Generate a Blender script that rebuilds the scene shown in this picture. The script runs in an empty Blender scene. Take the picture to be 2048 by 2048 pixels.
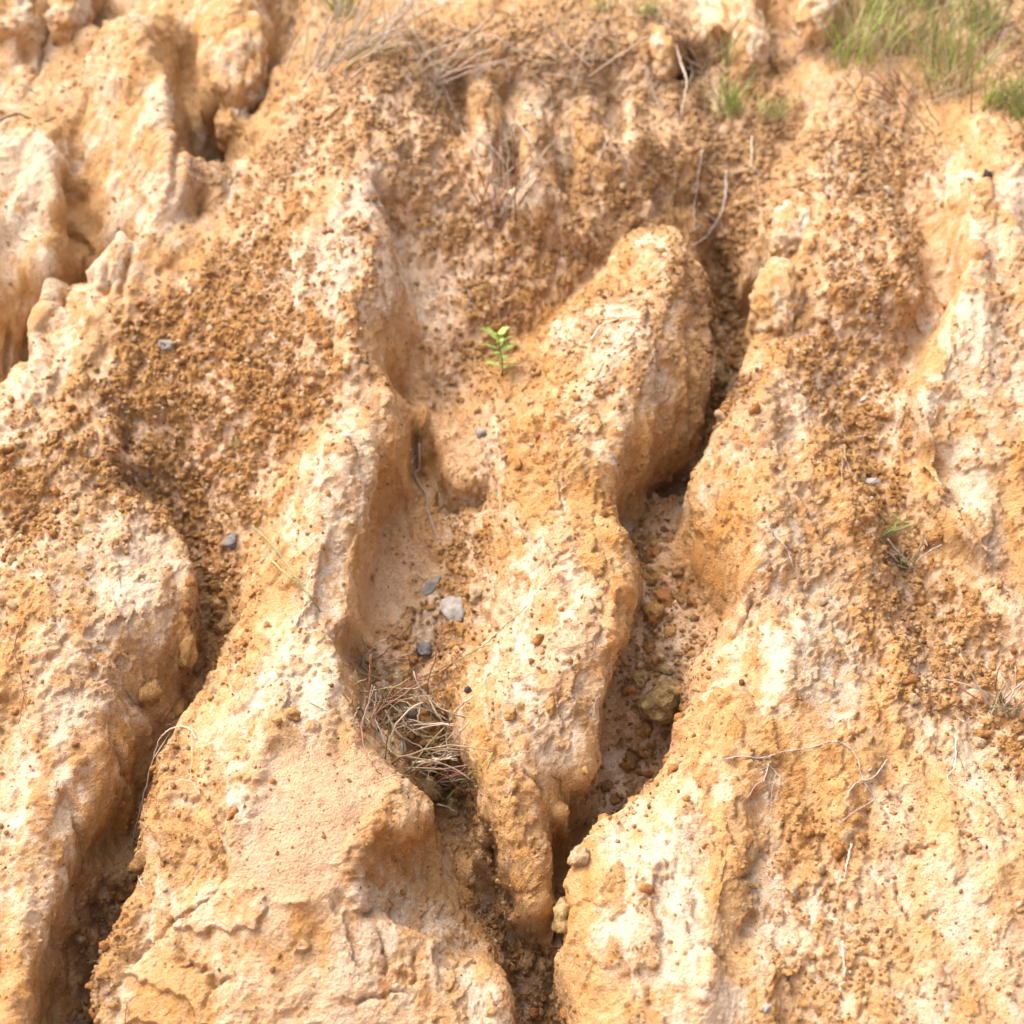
import bpy, math, random
import numpy as np
from mathutils import Vector, Matrix

random.seed(7)
rng = np.random.default_rng(7)
scene = bpy.context.scene
col = scene.collection

# ------------------------------------------------------------------ camera
SIG, PHI, DIST, FOV = math.radians(38), math.radians(18), 3.0, math.radians(36)
F_ = np.array([0, math.cos(PHI), -math.sin(PHI)])      # view direction
U_ = np.array([0, math.sin(PHI), math.cos(PHI)])       # camera up
R_ = np.array([1.0, 0, 0])
CAM = -DIST * F_
SL = np.array([0, math.cos(SIG), math.sin(SIG)])       # up the slope
NR = np.array([0, -math.sin(SIG), math.cos(SIG)])      # out of the slope
TAN = math.tan(FOV / 2)
cd = bpy.data.cameras.new('camera')
cam = bpy.data.objects.new('camera', cd)
col.objects.link(cam)
cam.location = CAM
cam.rotation_euler = (math.radians(90) - PHI, 0, 0)
cd.sensor_width = 36
cd.angle = FOV
cd.clip_start, cd.clip_end = 0.05, 400
cd.dof.use_dof = True
cd.dof.focus_distance = 2.62
cd.dof.aperture_fstop = 2.5
scene.camera = cam

# ------------------------------------------------------------------ light
SUN_EL, SUN_AZ = math.radians(62), math.radians(-80)   # azimuth from +Y (into the hill), negative = left
world = bpy.data.worlds.new('World')
scene.world = world
world.use_nodes = True
wn = world.node_tree
wn.nodes.clear()
sky = wn.nodes.new('ShaderNodeTexSky')
sky.sky_type = 'NISHITA'
sky.sun_disc = False
sky.sun_elevation = SUN_EL
sky.sun_rotation = SUN_AZ
sky.air_density, sky.dust_density, sky.ozone_density = 0.55, 8.0, 0.0
bgn = wn.nodes.new('ShaderNodeBackground')
bgn.inputs['Strength'].default_value = 0.15
wo = wn.nodes.new('ShaderNodeOutputWorld')
wn.links.new(sky.outputs[0], bgn.inputs[0])
wn.links.new(bgn.outputs[0], wo.inputs[0])
sd = bpy.data.lights.new('sun', 'SUN')
sd.energy = 1.0
sd.angle = math.radians(100)
sd.color = (1.0, 0.91, 0.78)
sun = bpy.data.objects.new('sun', sd)
col.objects.link(sun)
sdir = Vector((math.sin(SUN_AZ) * math.cos(SUN_EL), math.cos(SUN_AZ) * math.cos(SUN_EL), math.sin(SUN_EL)))
sun.rotation_euler = sdir.to_track_quat('Z', 'Y').to_euler()
sun.location = sdir * 20
scene.view_settings.view_transform = 'Standard'
scene.view_settings.look = 'None'
scene.view_settings.gamma = 1
scene.view_settings.use_curve_mapping = False
scene.view_settings.exposure = 1.4


# ------------------------------------------------------------------ maths helpers
def hash3(ix, iy, iz, seed):
    h = (ix.astype(np.uint32) * np.uint32(374761393) + iy.astype(np.uint32) * np.uint32(668265263)
         + iz.astype(np.uint32) * np.uint32(2246822519) + np.uint32(seed * 3266489917 & 0xffffffff))
    h ^= h >> np.uint32(13)
    h *= np.uint32(1274126177)
    h ^= h >> np.uint32(16)
    h *= np.uint32(2654435761)
    h ^= h >> np.uint32(15)
    return (h & np.uint32(0xffffff)).astype(np.float32) / np.float32(0xffffff)


def vnoise(x, y, z, seed=0):
    """smooth value noise in -1..1"""
    fx, fy, fz = np.floor(x), np.floor(y), np.floor(z)
    ix, iy, iz = fx.astype(np.int32), fy.astype(np.int32), fz.astype(np.int32)
    tx, ty, tz = [(t * t * t * (t * (t * 6 - 15) + 10)).astype(np.float32) for t in (x - fx, y - fy, z - fz)]
    r = 0
    for a in (0, 1):
        wx = tx if a else 1 - tx
        for b in (0, 1):
            wy = wx * (ty if b else 1 - ty)
            for c in (0, 1):
                r = r + wy * (tz if c else 1 - tz) * hash3(ix + a, iy + b, iz + c, seed)
    return r * 2 - 1


def fbm(x, y, z, octs, seed=0, gain=0.5, lac=2.03):
    r, a = 0, 1.0
    for k in range(octs):
        r = r + a * vnoise(x, y, z, seed + k * 17)
        a *= gain
        x, y, z = x * lac + 3.1, y * lac + 1.7, z * lac + 5.3
    return r


def sstep(a, b, x):
    t = np.clip((x - a) / (b - a), 0, 1)
    return t * t * (3 - 2 * t)


def ray(px, py):
    """direction through a pixel of the 2048 photograph"""
    a = (np.asarray(px, float) / 1024 - 1) * TAN
    b = (1 - np.asarray(py, float) / 1024) * TAN
    return F_ + a[..., None] * R_ + b[..., None] * U_


def to_uv(px, py, h):
    """slope coordinates of the surface point seen at a pixel when it stands h above the slope"""
    d = ray(px, py)
    t = (np.asarray(h) - CAM @ NR) / (d @ NR)
    p = CAM + d * t[..., None]
    return p[..., 0], p @ SL


def project(P):
    q = P - CAM
    z = q @ F_
    return (q @ R_ / z / TAN + 1) * 1024, (1 - q @ U_ / z / TAN) * 1024


def blur(a, s):
    k = int(3 * s) + 1
    w = np.exp(-0.5 * (np.arange(-k, k + 1) / s) ** 2)
    w /= w.sum()
    for ax in (0, 1):
        p = np.pad(a, [(k, k) if i == ax else (0, 0) for i in (0, 1)], mode='edge')
        n = a.shape[ax]
        a = sum(w[i] * (p[i:i + n] if ax == 0 else p[:, i:i + n]) for i in range(2 * k + 1))
    return a


# ------------------------------------------------------------------ relief: break lines (photo x, photo y, height over the slope in m)
LINES = [
    # --- upper left: gully, domes, fluted pinnacles
    [(600, 0, -.06), (560, 120, -.09), (500, 310, -.12), (440, 350, -.14), (405, 425, -.15)],
    [(270, 600, -.12), (180, 640, -.14), (140, 700, -.15), (60, 765, -.16), (0, 830, -.17), (-120, 920, -.18)],
    [(410, 440, .02), (395, 446, .04), (326, 475, .07), (297, 525, .08), (283, 594, .07), (203, 616, .07), (156, 663, .08),
     (141, 702, .08), (54, 760, .09), (0, 814, .10), (-120, 900, .10)],
    [(555, 150, .0), (543, 203, .02), (515, 290, .02), (450, 410, .03)],
    [(260, 30, .12), (300, 150, .14), (330, 260, .14), (350, 360, .13), (300, 440, .11)],
    [(360, 60, .02), (385, 150, -.06), (397, 260, -.08), (400, 350, -.11), (398, 425, -.13)],
    [(90, 120, .03), (150, 200, .06), (150, 300, .04), (155, 430, .0), (185, 480, -.03)],
    [(-40, 200, .10), (40, 245, .12), (90, 300, .13), (110, 400, .11)],
    [(138, 326, .07), (142, 435, .01), (160, 520, -.05)],
    [(-60, 440, .10), (30, 450, .12), (90, 500, .12), (105, 590, .07), (90, 640, .06)],
    [(150, 600, -.0), (135, 690, -.07)],
    [(240, 445, .12), (210, 520, .11), (192, 560, .08)],
    [(290, 489, .07), (275, 585, -.09)],
    [(465, -60, .08), (475, 40, .09), (482, 130, .09), (462, 220, .05), (466, 290, -.02)],
    [(420, 60, .05), (412, 150, .03), (420, 220, .0)],
    [(545, 60, -.03), (530, 190, -.06), (505, 290, -.11)],
    [(1490, -80, .10), (1492, 80, .10), (1496, 150, .06), (1500, 182, .0)],
    [(1462, -60, .06), (1465, 120, .03)], [(1440, -60, -.02), (1445, 150, -.02)],
    [(1532, -60, -.03), (1530, 60, -.04), (1530, 170, -.03), (1580, 170, -.02)],
    [(1650, -80, .10), (1632, 50, .09), (1612, 92, .04)],
    [(1590, -40, -.02), (1590, 90, -.04), (1612, 130, -.05), (1660, 130, -.05), (1690, 60, -.04)],
    [(160, -80, .10), (140, 50, .09), (114, 108, .02)],
    [(225, -40, -.02), (205, 50, -.03), (150, 110, .0)],
    [(85, -60, .0), (95, 60, .0)], [(45, -60, .10), (45, 70, .08), (60, 120, .03)],
    [(1322, 60, .06), (1325, 140, .05), (1330, 175, -.03)], [(1372, 60, -.05), (1370, 150, -.09), (1350, 215, -.07)],
    [(1050, 190, .12), (1060, 300, .125), (1086, 400, .10), (1090, 440, .03)], [(1008, 200, -.01), (1022, 320, -.02), (1036, 430, -.04)], [(1116, 230, -.01), (1126, 330, -.02), (1128, 440, -.04)],
    [(960, 150, .11), (972, 300, .09), (1000, 400, .05)], [(920, 180, -.01), (930, 330, -.03)], [(1172, 180, .11), (1185, 280, .11), (1195, 350, .06)], [(1222, 200, -.01), (1232, 330, -.03)], [(1255, 190, .10), (1272, 290, .08), (1285, 330, .04)],
    [(1085, 470, .02), (1190, 480, .02)], [(1080, 500, -.015), (1190, 510, -.02)],
    # --- scree under the left crest
    [(500, 520, .08), (400, 620, .06), (300, 720, .04)],
    [(350, 850, .0), (420, 950, -.03), (330, 965, -.06)],
    [(217, 843, .07), (225, 941, .05), (228, 1000, .03)],
    [(250, 850, -.0), (262, 940, -.05)],
    [(100, 830, .11), (60, 950, .10), (110, 1010, .07), (40, 1080, .06)],
    [(240, 985, -.03), (310, 990, -.06), (372, 1050, -.09), (390, 1115, -.11), (404, 1169, -.11), (408, 1223, -.11), (414, 1296, -.11),
     (408, 1358, -.11), (380, 1420, -.11)],
    [(425, 1240, -.11), (440, 1300, -.11), (428, 1350, -.11), (404, 1405, -.11), (378, 1440, -.11), (352, 1500, -.11), (330, 1580, -.11), (304, 1640, -.11),
     (304, 1700, -.11), (290, 1765, -.11), (264, 1820, -.12), (248, 1885, -.12), (214, 1940, -.12), (198, 2000, -.13), (208, 2048, -.13), (215, 2250, -.14)],
    # --- left dome and the ridge below it
    [(225, 1012, .05), (290, 1022, .06), (355, 1078, .04), (378, 1140, .02), (382, 1202, .0), (386, 1314, -.03), (382, 1370, -.05)],
    [(200, 1080, .11), (240, 1150, .13), (220, 1230, .13), (120, 1220, .12), (-60, 1230, .12)],
    [(43, 1296, .12), (110, 1350, .12), (115, 1450, .12), (90, 1600, .12), (60, 1750, .115), (40, 1900, .11), (20, 2048, .11), (0, 2250, .11)],
    [(-60, 1400, .11), (-60, 1700, .11), (-80, 2100, .10)],
    [(156, 1332, .11), (203, 1361, .07), (250, 1420, .02)],
    [(261, 1431, -.03), (330, 1440, -.06), (370, 1448, -.09)],
    [(335, 1475, -.10), (302, 1560, -.10), (272, 1640, -.10), (244, 1710, -.10), (212, 1750, -.10), (194, 1800, -.10), (190, 1870, -.10),
     (174, 1950, -.11), (152, 2048, -.12), (130, 2250, -.13)],
    [(205, 1400, .09), (214, 1480, .075), (196, 1560, .07), (170, 1640, .065), (140, 1720, .06), (118, 1800, .06), (106, 1880, .055), (90, 1960, .05), (66, 2048, .05), (40, 2250, .05)],
    [(256, 1450, .01), (270, 1530, -.005), (240, 1620, -.01), (205, 1700, -.02), (170, 1780, -.02), (160, 1860, -.02), (142, 1950, -.03), (118, 2048, -.03), (95, 2250, -.03)],
    # --- long ridge
    [(780, 40, .09), (745, 160, .14), (727, 270, .16), (720, 380, .17), (640, 440, .16), (600, 520, .15), (590, 610, .14), (640, 700, .14)],
    [(722, 400, .17), (748, 520, .17), (712, 620, .165), (708, 720, .15), (760, 800, .115)],
    [(760, 420, .06), (838, 570, -.01), (852, 680, -.03), (836, 780, -.06), (805, 823, -.07)],
    [(690, 860, .13), (680, 960, .13), (660, 1050, .13), (620, 1130, .12), (600, 1220, .12), (585, 1280, .13), (560, 1380, .16)],
    [(771, 803, .1), (780, 883, .07), (790, 940, .035)],
    [(740, 850, .10), (744, 950, .08), (722, 1050, .075), (700, 1150, .07), (696, 1240, .065)],
    [(778, 1000, -.01), (756, 1080, -.015), (740, 1170, -.015), (732, 1250, -.015)],
    [(842, 905, -.10), (838, 945, -.11), (828, 985, -.10)],
    [(798, 1020, -.075), (774, 1079, -.075), (758, 1223, -.075), (751, 1270, -.075)],
    [(594, 915, .03), (543, 1013, .0), (520, 1080, -.03), (489, 1133, -.06), (467, 1223, -.09), (464, 1300, -.09)],
    [(450, 1320, -.03), (431, 1348, .0), (406, 1413, .02), (377, 1446, .03), (348, 1504, .05), (333, 1583, .06), (308, 1609, .06), (304, 1656, .06),
     (312, 1728, .06), (293, 1775, .06), (268, 1819, .06), (254, 1884, .06), (225, 1935, .06), (207, 1957, .05), (203, 2000, .05),
     (217, 2048, .05), (230, 2250, .05)],
    [(560, 1380, .16), (520, 1480, .17), (470, 1600, .17), (430, 1700, .16)],
    [(690, 1620, .165), (600, 1560, .17), (560, 1700, .165), (650, 1720, .16)],
    [(620, 1270, .11), (660, 1330, .11), (650, 1400, .13), (680, 1504, .14), (760, 1558, .13), (854, 1609, .10), (829, 1634, .12), (752, 1649, .14),
     (734, 1692, .145), (702, 1750, .145), (709, 1794, .135), (709, 1848, .12)],
    [(500, 1850, .14), (600, 1830, .13), (716, 1848, .115), (771, 1855, .10), (879, 1891, .07), (879, 1964, .06), (883, 2048, .05), (890, 2250, .04)],
    [(300, 2000, .09), (500, 1990, .11), (700, 1990, .10)],
    [(778, 1668, .085), (760, 1714, .08), (730, 1768, .075), (738, 1806, .07), (734, 1846, .065)],
    [(770, 1838, .045), (830, 1856, .02), (884, 1878, -.01), (925, 1905, -.04)],
    [(820, 1700, .035), (815, 1780, .03)],
    [(876, 1656, -.02), (893, 1739, -.06), (935, 1819, -.09), (992, 1891, -.115), (1014, 1942, -.13), (1008, 1990, -.14)],
    [(883, 1928, .03), (934, 1924, .02), (977, 1971, .0), (1006, 2048, -.02), (1030, 2250, -.03)],
    # --- middle gully
    [(1000, 200, .06), (1000, 320, .03), (1000, 480, .0), (980, 600, -.03), (960, 700, -.06), (900, 800, -.075), (848, 845, -.085)],
    [(880, 885, -.015), (930, 868, -.015), (985, 848, .0)], [(874, 912, -.03), (892, 962, -.045), (918, 1002, -.05), (962, 985, -.04)],
    [(856, 935, -.11), (866, 1000, -.12), (898, 1042, -.115), (958, 1034, -.095)],
    [(815, 1040, -.085), (825, 1080, -.08), (795, 1180, -.08), (805, 1250, -.08), (765, 1290, -.08)],
    [(900, 1100, -.09), (880, 1200, -.09), (850, 1340, -.11)],
    [(720, 1330, -.06), (760, 1420, -.10), (800, 1480, -.12), (860, 1530, -.15)],
    [(880, 1430, -.10), (900, 1500, -.13)],
    [(862, 1540, -.14), (872, 1570, -.16), (894, 1660, -.17), (916, 1745, -.17), (957, 1820, -.175), (1012, 1893, -.18), (1032, 1945, -.19), (1030, 2000, -.2), (1040, 2048, -.21), (1040, 2250, -.22)],
    [(925, 1560, -.15), (930, 1610, -.16), (938, 1690, -.17), (975, 1760, -.17), (993, 1815, -.175), (1050, 1882, -.18), (1085, 1920, -.19), (1100, 1990, -.2), (1105, 2048, -.21), (1110, 2250, -.22)],
    # --- middle ridge
    [(1343, 446, .12), (1322, 540, .16), (1275, 640, .18), (1215, 730, .18), (1160, 830, .16), (1110, 920, .145), (1110, 1000, .14), (1150, 1060, .14), (1190, 1140, .13),
     (1180, 1240, .13), (1120, 1330, .13), (1060, 1420, .13), (1040, 1500, .11), (1015, 1600, .08), (1040, 1720, .04), (1080, 1830, -.02)],
    [(1343, 446, .12), (1296, 482, .09), (1242, 543, .085), (1162, 623, .08), (1079, 700, .07), (1035, 745, .05), (1010, 800, .035), (990, 870, .02)],
    [(1310, 440, -.015), (1270, 470, -.03), (1200, 540, -.045), (1120, 620, -.06), (1050, 690, -.065), (1005, 740, -.07)],
    [(1343, 446, .12), (1366, 510, .12), (1345, 600, .15), (1290, 690, .16), (1250, 760, .16), (1270, 815, .125), (1232, 870, .125), (1205, 940, .12), (1198, 1030, .115)],
    [(1402, 560, .03), (1414, 700, .0), (1412, 860, -.04), (1366, 965, -.07), (1330, 1005, -.09)],
    [(1318, 870, .05), (1302, 930, .015), (1278, 985, -.01), (1246, 1020, -.01), (1235, 1050, .02)],
    [(1384, 453, -.06), (1409, 540, -.16), (1425, 640, -.21), (1426, 760, -.22), (1424, 880, -.20), (1385, 980, -.17), (1325, 1035, -.16)],
    [(1312, 960, -.08), (1304, 1000, -.11), (1276, 1046, -.09), (1250, 1075, -.07)],
    [(1200, 1050, .12), (1225, 1090, .11), (1250, 1160, .09), (1230, 1280, .08), (1190, 1400, .08), (1180, 1480, .06), (1150, 1560, .03)],
    [(1250, 1080, -.07), (1282, 1144, -.06), (1285, 1223, -.06), (1259, 1300, -.065), (1237, 1380, -.08), (1220, 1468, -.10), (1192, 1565, -.14), (1189, 1656, -.17),
     (1151, 1690, -.18), (1115, 1743, -.18), (1105, 1800, -.2), (1100, 1880, -.22)],
    [(960, 1050, -.04), (980, 1150, -.04), (970, 1230, -.04), (940, 1300, -.05)],
    [(948, 1413, .03), (936, 1489, .04), (963, 1551, .03), (970, 1602, .02), (957, 1696, -.02), (992, 1757, -.05), (1008, 1812, -.08),
     (1062, 1868, -.12), (1100, 1886, -.14)],
    [(1079, 1620, .0), (1075, 1692, -.03), (1100, 1765, -.06), (1097, 1870, -.13)],
    [(1110, 1620, .03), (1145, 1640, .0)],
    # --- right gully
    [(1450, 180, .02), (1430, 280, -.02), (1415, 380, -.06), (1400, 430, -.09), (1434, 540, -.17), (1464, 640, -.22)],
    [(1484, 640, -.22), (1497, 700, -.22), (1488, 770, -.22), (1457, 850, -.21), (1431, 910, -.19), (1402, 945, -.17), (1368, 1000, -.15), (1352, 1050, -.10), (1345, 1100, -.07)],
     [(1362, 1350, -.065), (1356, 1395, -.08), (1350, 1450, -.10), (1350, 1510, -.15),
     (1310, 1575, -.16), (1285, 1615, -.17), (1215, 1645, -.17), (1195, 1685, -.19), (1150, 1750, -.20), (1145, 1805, -.2), (1147, 1860, -.2), (1120, 1915, -.2), (1118, 2000, -.21)],
    [(1590, 250, .0), (1560, 330, -.02), (1520, 420, -.05), (1500, 520, -.1), (1480, 590, -.14)],
    # --- right ridge
    [(1520, 600, -.02), (1506, 690, .02), (1500, 760, .04), (1486, 800, .05), (1457, 868, .06), (1435, 915, .06), (1410, 941, .06), (1377, 995, .05), (1370, 1024, .03), (1362, 1060, .0), (1364, 1097, -.02), (1382, 1151, -.035), (1422, 1216, -.045), (1444, 1260, -.045), (1422, 1303, -.04), (1388, 1368, -.015), (1370, 1430, .02),
     (1361, 1453, .04), (1368, 1507, .05), (1332, 1573, .05), (1310, 1620, .06), (1223, 1649, .07), (1202, 1685, .07), (1158, 1750, .06),
     (1151, 1805, .05), (1155, 1855, .04), (1158, 1913, .02), (1122, 1928, -.02), (1126, 2000, -.03), (1137, 2048, -.04), (1150, 2250, -.04)],
    [(1573, 691, .10), (1530, 790, .13), (1520, 880, .14), (1562, 941, .15), (1530, 1050, .15), (1500, 1150, .13), (1500, 1260, .12)],
    [(1440, 1130, .03), (1475, 1200, .03), (1500, 1270, .05), (1460, 1330, .05)],
    [(1430, 990, .09), (1415, 1060, .05), (1410, 1110, .02)],
    [(1562, 941, .15), (1656, 970, .135), (1710, 1006, .125), (1750, 1042, .11)],
    [(1660, 720, .05), (1690, 860, .04), (1760, 960, .04), (1810, 1050, .04), (1810, 1200, .03), (1860, 1350, .03), (1950, 1500, .06), (2100, 1600, .06)],
    [(1600, 1250, .14), (1560, 1400, .14), (1450, 1450, .13), (1400, 1600, .15), (1300, 1750, .15), (1250, 1900, .15), (1250, 2048, .15), (1250, 2250, .15)],
    [(1600, 1600, .13), (1750, 1600, .13), (1900, 1700, .14), (2100, 1750, .14)],
    [(1560, 1800, .10), (1600, 1950, .09), (1620, 2250, .09)],
    [(1800, 1850, .13), (1950, 2000, .15), (2100, 2200, .16)],
    [(1520, 1720, .11), (1500, 1770, .10), (1515, 1830, .10), (1490, 1890, .10)],
    [(1450, 1720, .16), (1440, 1830, .16), (1400, 1960, .17)],
    [(1690, 120, .05), (1650, 220, .07), (1630, 320, .09), (1650, 420, .10), (1610, 520, .09), (1640, 620, .09)],
    [(1710, 420, .12), (1746, 453, .16), (1800, 530, .16), (1848, 598, .13)],
    [(1740, 300, .05), (1850, 440, .04), (1890, 600, .04), (1820, 690, .03), (1800, 800, .03)],
    [(2060, 250, .14), (2000, 290, .16), (1960, 420, .17), (1950, 560, .17), (1900, 700, .165), (1850, 800, .15), (1880, 930, .15), (1940, 1050, .14), (1985, 1110, .12)],
    [(1815, 850, .07), (1826, 915, .06), (1891, 1000, .06), (1890, 1100, .05), (1960, 1165, .05)],
    [(2003, 1030, .08), (2008, 1150, .06)],
    [(2120, 900, .10), (2120, 1300, .08)],
    [(900, 100, .08), (1150, 80, .08), (1300, 100, .06), (1500, 40, .04)],
]


def solve_relief():
    du = 0.006
    u0, u1, v0, v1 = -2.0, 2.0, -1.35, 2.2
    nu, nv = int((u1 - u0) / du), int((v1 - v0) / du)
    cons = np.zeros((nv, nu))
    wt = np.zeros((nv, nu))
    for ln in LINES:
        a = np.array(ln, float)
        for p, q in zip(a[:-1], a[1:]):
            t = np.linspace(0, 1, 160)[:, None]
            s = p + (q - p) * t
            u, v = to_uv(s[:, 0], s[:, 1], s[:, 2])
            i = np.clip(((u - u0) / du).astype(int), 0, nu - 1)
            j = np.clip(((v - v0) / du).astype(int), 0, nv - 1)
            ok = (u > u0) & (u < u1) & (v > v0) & (v < v1)
            np.add.at(cons, (j[ok], i[ok]), s[ok, 2])
            np.add.at(wt, (j[ok], i[ok]), 1)
    levels = [(cons, wt)]
    while min(levels[-1][0].shape) > 24:
        c, w = levels[-1]
        m, n = c.shape[0] // 2 * 2, c.shape[1] // 2 * 2
        pad = lambda a: np.pad(a, [(0, a.shape[0] % 2), (0, a.shape[1] % 2)])
        c, w = pad(c), pad(w)
        f = lambda a: a[::2, ::2] + a[1::2, ::2] + a[::2, 1::2] + a[1::2, 1::2]
        levels.append((f(c), f(w)))
    h = None
    for c, w in reversed(levels):
        if h is None:
            h = np.zeros(c.shape)
        else:
            h = np.repeat(np.repeat(h, 2, 0), 2, 1)[:c.shape[0], :c.shape[1]]
        m = w > 0
        val = np.where(m, c / np.maximum(w, 1), 0)
        for _ in range(150):
            h[m] = val[m]
            p = np.pad(h, 1, mode='edge')
            h = 0.25 * (p[:-2, 1:-1] + p[2:, 1:-1] + p[1:-1, :-2] + p[1:-1, 2:])
        h[m] = val[m]
    return blur(h, 1.2), (u0, v0, du)


REL, (RU0, RV0, RDU) = solve_relief()



def spread(a, k, f):
    for _ in range(k):
        p = np.pad(a, 1, mode='edge')
        a = f(f(f(p[:-2, 1:-1], p[2:, 1:-1]), f(p[1:-1, :-2], p[1:-1, 2:])), a)
    return a


# weathering rounds the flanks: ridges bulge between crest and foot
_lo, _hi = blur(spread(REL, 16, np.minimum), 7), blur(spread(REL, 16, np.maximum), 7)
_v, _u = np.meshgrid(RV0 + RDU * (np.arange(REL.shape[0]) + .5), RU0 + RDU * (np.arange(REL.shape[1]) + .5), indexing='ij')
_x, _y = project(_u[..., None] * R_ + _v[..., None] * SL)
# the freshly broken slab and the apex of the middle ridge keep sharper edges
_keep = 1 - .85 * np.exp(-(((_x - 800) / 170) ** 4 + ((_y - 1790) / 210) ** 4)) - .5 * np.exp(-(((_x - 1340) / 110) ** 2 + ((_y - 540) / 130) ** 2))
_t = np.clip((REL - _lo) / np.maximum(_hi - _lo, .02), 0, 1)
REL = REL + .62 * _keep * _t * (1 - _t) * np.maximum(_hi - _lo, 0) * np.clip((_hi - _lo) / .06, 0, 1)
REL_S = blur(REL, 2)


def sample(g, u, v):
    x = np.clip((u - RU0) / RDU - 0.5, 0, g.shape[1] - 1.001)
    y = np.clip((v - RV0) / RDU - 0.5, 0, g.shape[0] - 1.001)
    i, j = x.astype(int), y.astype(int)
    a, b = x - i, y - j
    return (g[j, i] * (1 - a) + g[j, i + 1] * a) * (1 - b) + (g[j + 1, i] * (1 - a) + g[j + 1, i + 1] * a) * b


# ------------------------------------------------------------------ terrain grid
NU, NV = 880, 830
s_in = np.linspace(-1.12, 1.12, NU)
s_out = np.concatenate([np.linspace(1.135, 2.0, 45), [2.1, 2.3, 2.7, 3.5, 6, 12, 24]])
KO = len(s_out)
S = np.concatenate([-s_out[::-1], s_in, s_out])
tb = np.linspace(0, 1, NV)
_, vb = to_uv(1024.0, np.linspace(2048 * 1.09, -2048 * .09, NV), np.zeros(NV))
v_far = np.concatenate([np.linspace(.015, .6, 36), [.66, .8, 1.1, 1.6, 2.5, 6, 14, 30]])
v_lo, v_hi = vb[0] - v_far, vb[-1] + v_far
V = np.concatenate([v_lo[::-1], vb, v_hi])
wid = np.maximum(0.5, (DIST + V * math.cos(SIG + PHI)) * TAN)
wid = np.clip(wid, 0.78, 1.6)
VV, SS = np.meshgrid(V, S, indexing='ij')
UU = SS * wid[:, None]
# columns crowd together where the ground is steep, so that walls are as finely meshed as tops
_f = np.linspace(-1.12, 1.12, 1500)
for _j in range(len(V)):
    if RV0 < V[_j] < RV0 + RDU * REL.shape[0]:
        _h = sample(REL_S, _f * wid[_j], np.full(1500, V[_j]))
        _c = np.concatenate([[0], np.cumsum(np.diff(_f) * wid[_j] + .8 * np.abs(np.diff(_h)))])
        SS[_j, KO:KO + NU] = np.interp(np.linspace(0, _c[-1], NU), _c, _f)
_k = np.exp(-0.5 * (np.arange(-40, 41) / 14.0) ** 2)
_k /= _k.sum()
_p = np.pad(SS, [(40, 40), (0, 0)], mode='edge')
SS = sum(_k[i] * _p[i:i + len(V)] for i in range(81))
UU = SS * wid[:, None]

# the hill: a 38 degree slope that eases out to level ground at the foot and at the top
vt = np.linspace(-40, 40, 8001)
ang = np.where(vt < 0, SIG * sstep(-3.2, -1.3, vt), SIG * (1 - sstep(2.3, 6.0, vt)))
dy, dz = np.cos(ang) * .01, np.sin(ang) * .01
yt, zt = np.cumsum(dy), np.cumsum(dz)
i0 = 4000
yt -= yt[i0]
zt -= zt[i0]


def base(u, v):
    a = np.interp(v, vt, ang)
    P = np.stack([u, np.interp(v, vt, yt), np.interp(v, vt, zt)], -1)
    N = np.stack([np.zeros_like(u), -np.sin(a), np.cos(a)], -1)
    T = np.stack([np.zeros_like(u), np.cos(a), np.sin(a)], -1)
    return P, N, T


inside = (1 - sstep(1.5, 2.2, np.abs(UU))) * (1 - sstep(1.75, 2.4, VV)) * sstep(-1.8, -1.15, VV)
H = sample(REL, UU, VV)
wild = 0.10 * np.abs(fbm(UU * 1.9 + .35 * np.sin(VV * 2), VV * .55, UU * 0, 3, 91)) + .05 * fbm(UU * .5, VV * .5, UU * 0, 2, 95)
H = H * inside + wild * (1 - inside)
gs = blur(REL, 2.5)
GV, GU = np.gradient(gs, RDU)
gu, gv = sample(GU, UU, VV) * inside, sample(GV, UU, VV) * inside
steep = np.sqrt(gu ** 2 + gv ** 2)


def normals(P):
    a = np.zeros_like(P)
    b = np.zeros_like(P)
    a[:, 1:-1] = P[:, 2:] - P[:, :-2]
    a[:, 0], a[:, -1] = P[:, 1] - P[:, 0], P[:, -1] - P[:, -2]
    b[1:-1] = P[2:] - P[:-2]
    b[0], b[-1] = P[1] - P[0], P[-1] - P[-2]
    n = np.cross(a, b)
    return n / np.maximum(np.linalg.norm(n, axis=-1, keepdims=True), 1e-12)


# ------------------------------------------------------------------ zones of the slope (outlines in photo pixels, dropped on to the ground)
def raster(polys, soft):
    n = 640                                     # covers -256..2304 of the photo at 4 px a cell
    xs = (np.arange(n) + .5) * 4 - 256
    X, Y = np.meshgrid(xs, xs)
    out = np.zeros((n, n))
    for w, poly in polys:
        p = np.array(poly, float)
        ins = np.zeros((n, n), bool)
        for (x0, y0), (x1, y1) in zip(p, np.roll(p, -1, 0)):
            if y0 != y1:
                ins ^= ((Y < y0) != (Y < y1)) & (X < (x1 - x0) * (Y - y0) / (y1 - y0) + x0)
        out = np.where(ins, np.maximum(out, w) if w > 0 else 0, out)
    return blur(out, soft / 4)


def look(g, px, py):
    x = np.clip((px + 256) / 4 - .5, 0, g.shape[1] - 1.001)
    y = np.clip((py + 256) / 4 - .5, 0, g.shape[0] - 1.001)
    i, j = x.astype(int), y.astype(int)
    a, b = x - i, y - j
    return (g[j, i] * (1 - a) + g[j, i + 1] * a) * (1 - b) + (g[j + 1, i] * (1 - a) + g[j + 1, i + 1] * a) * b


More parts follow.
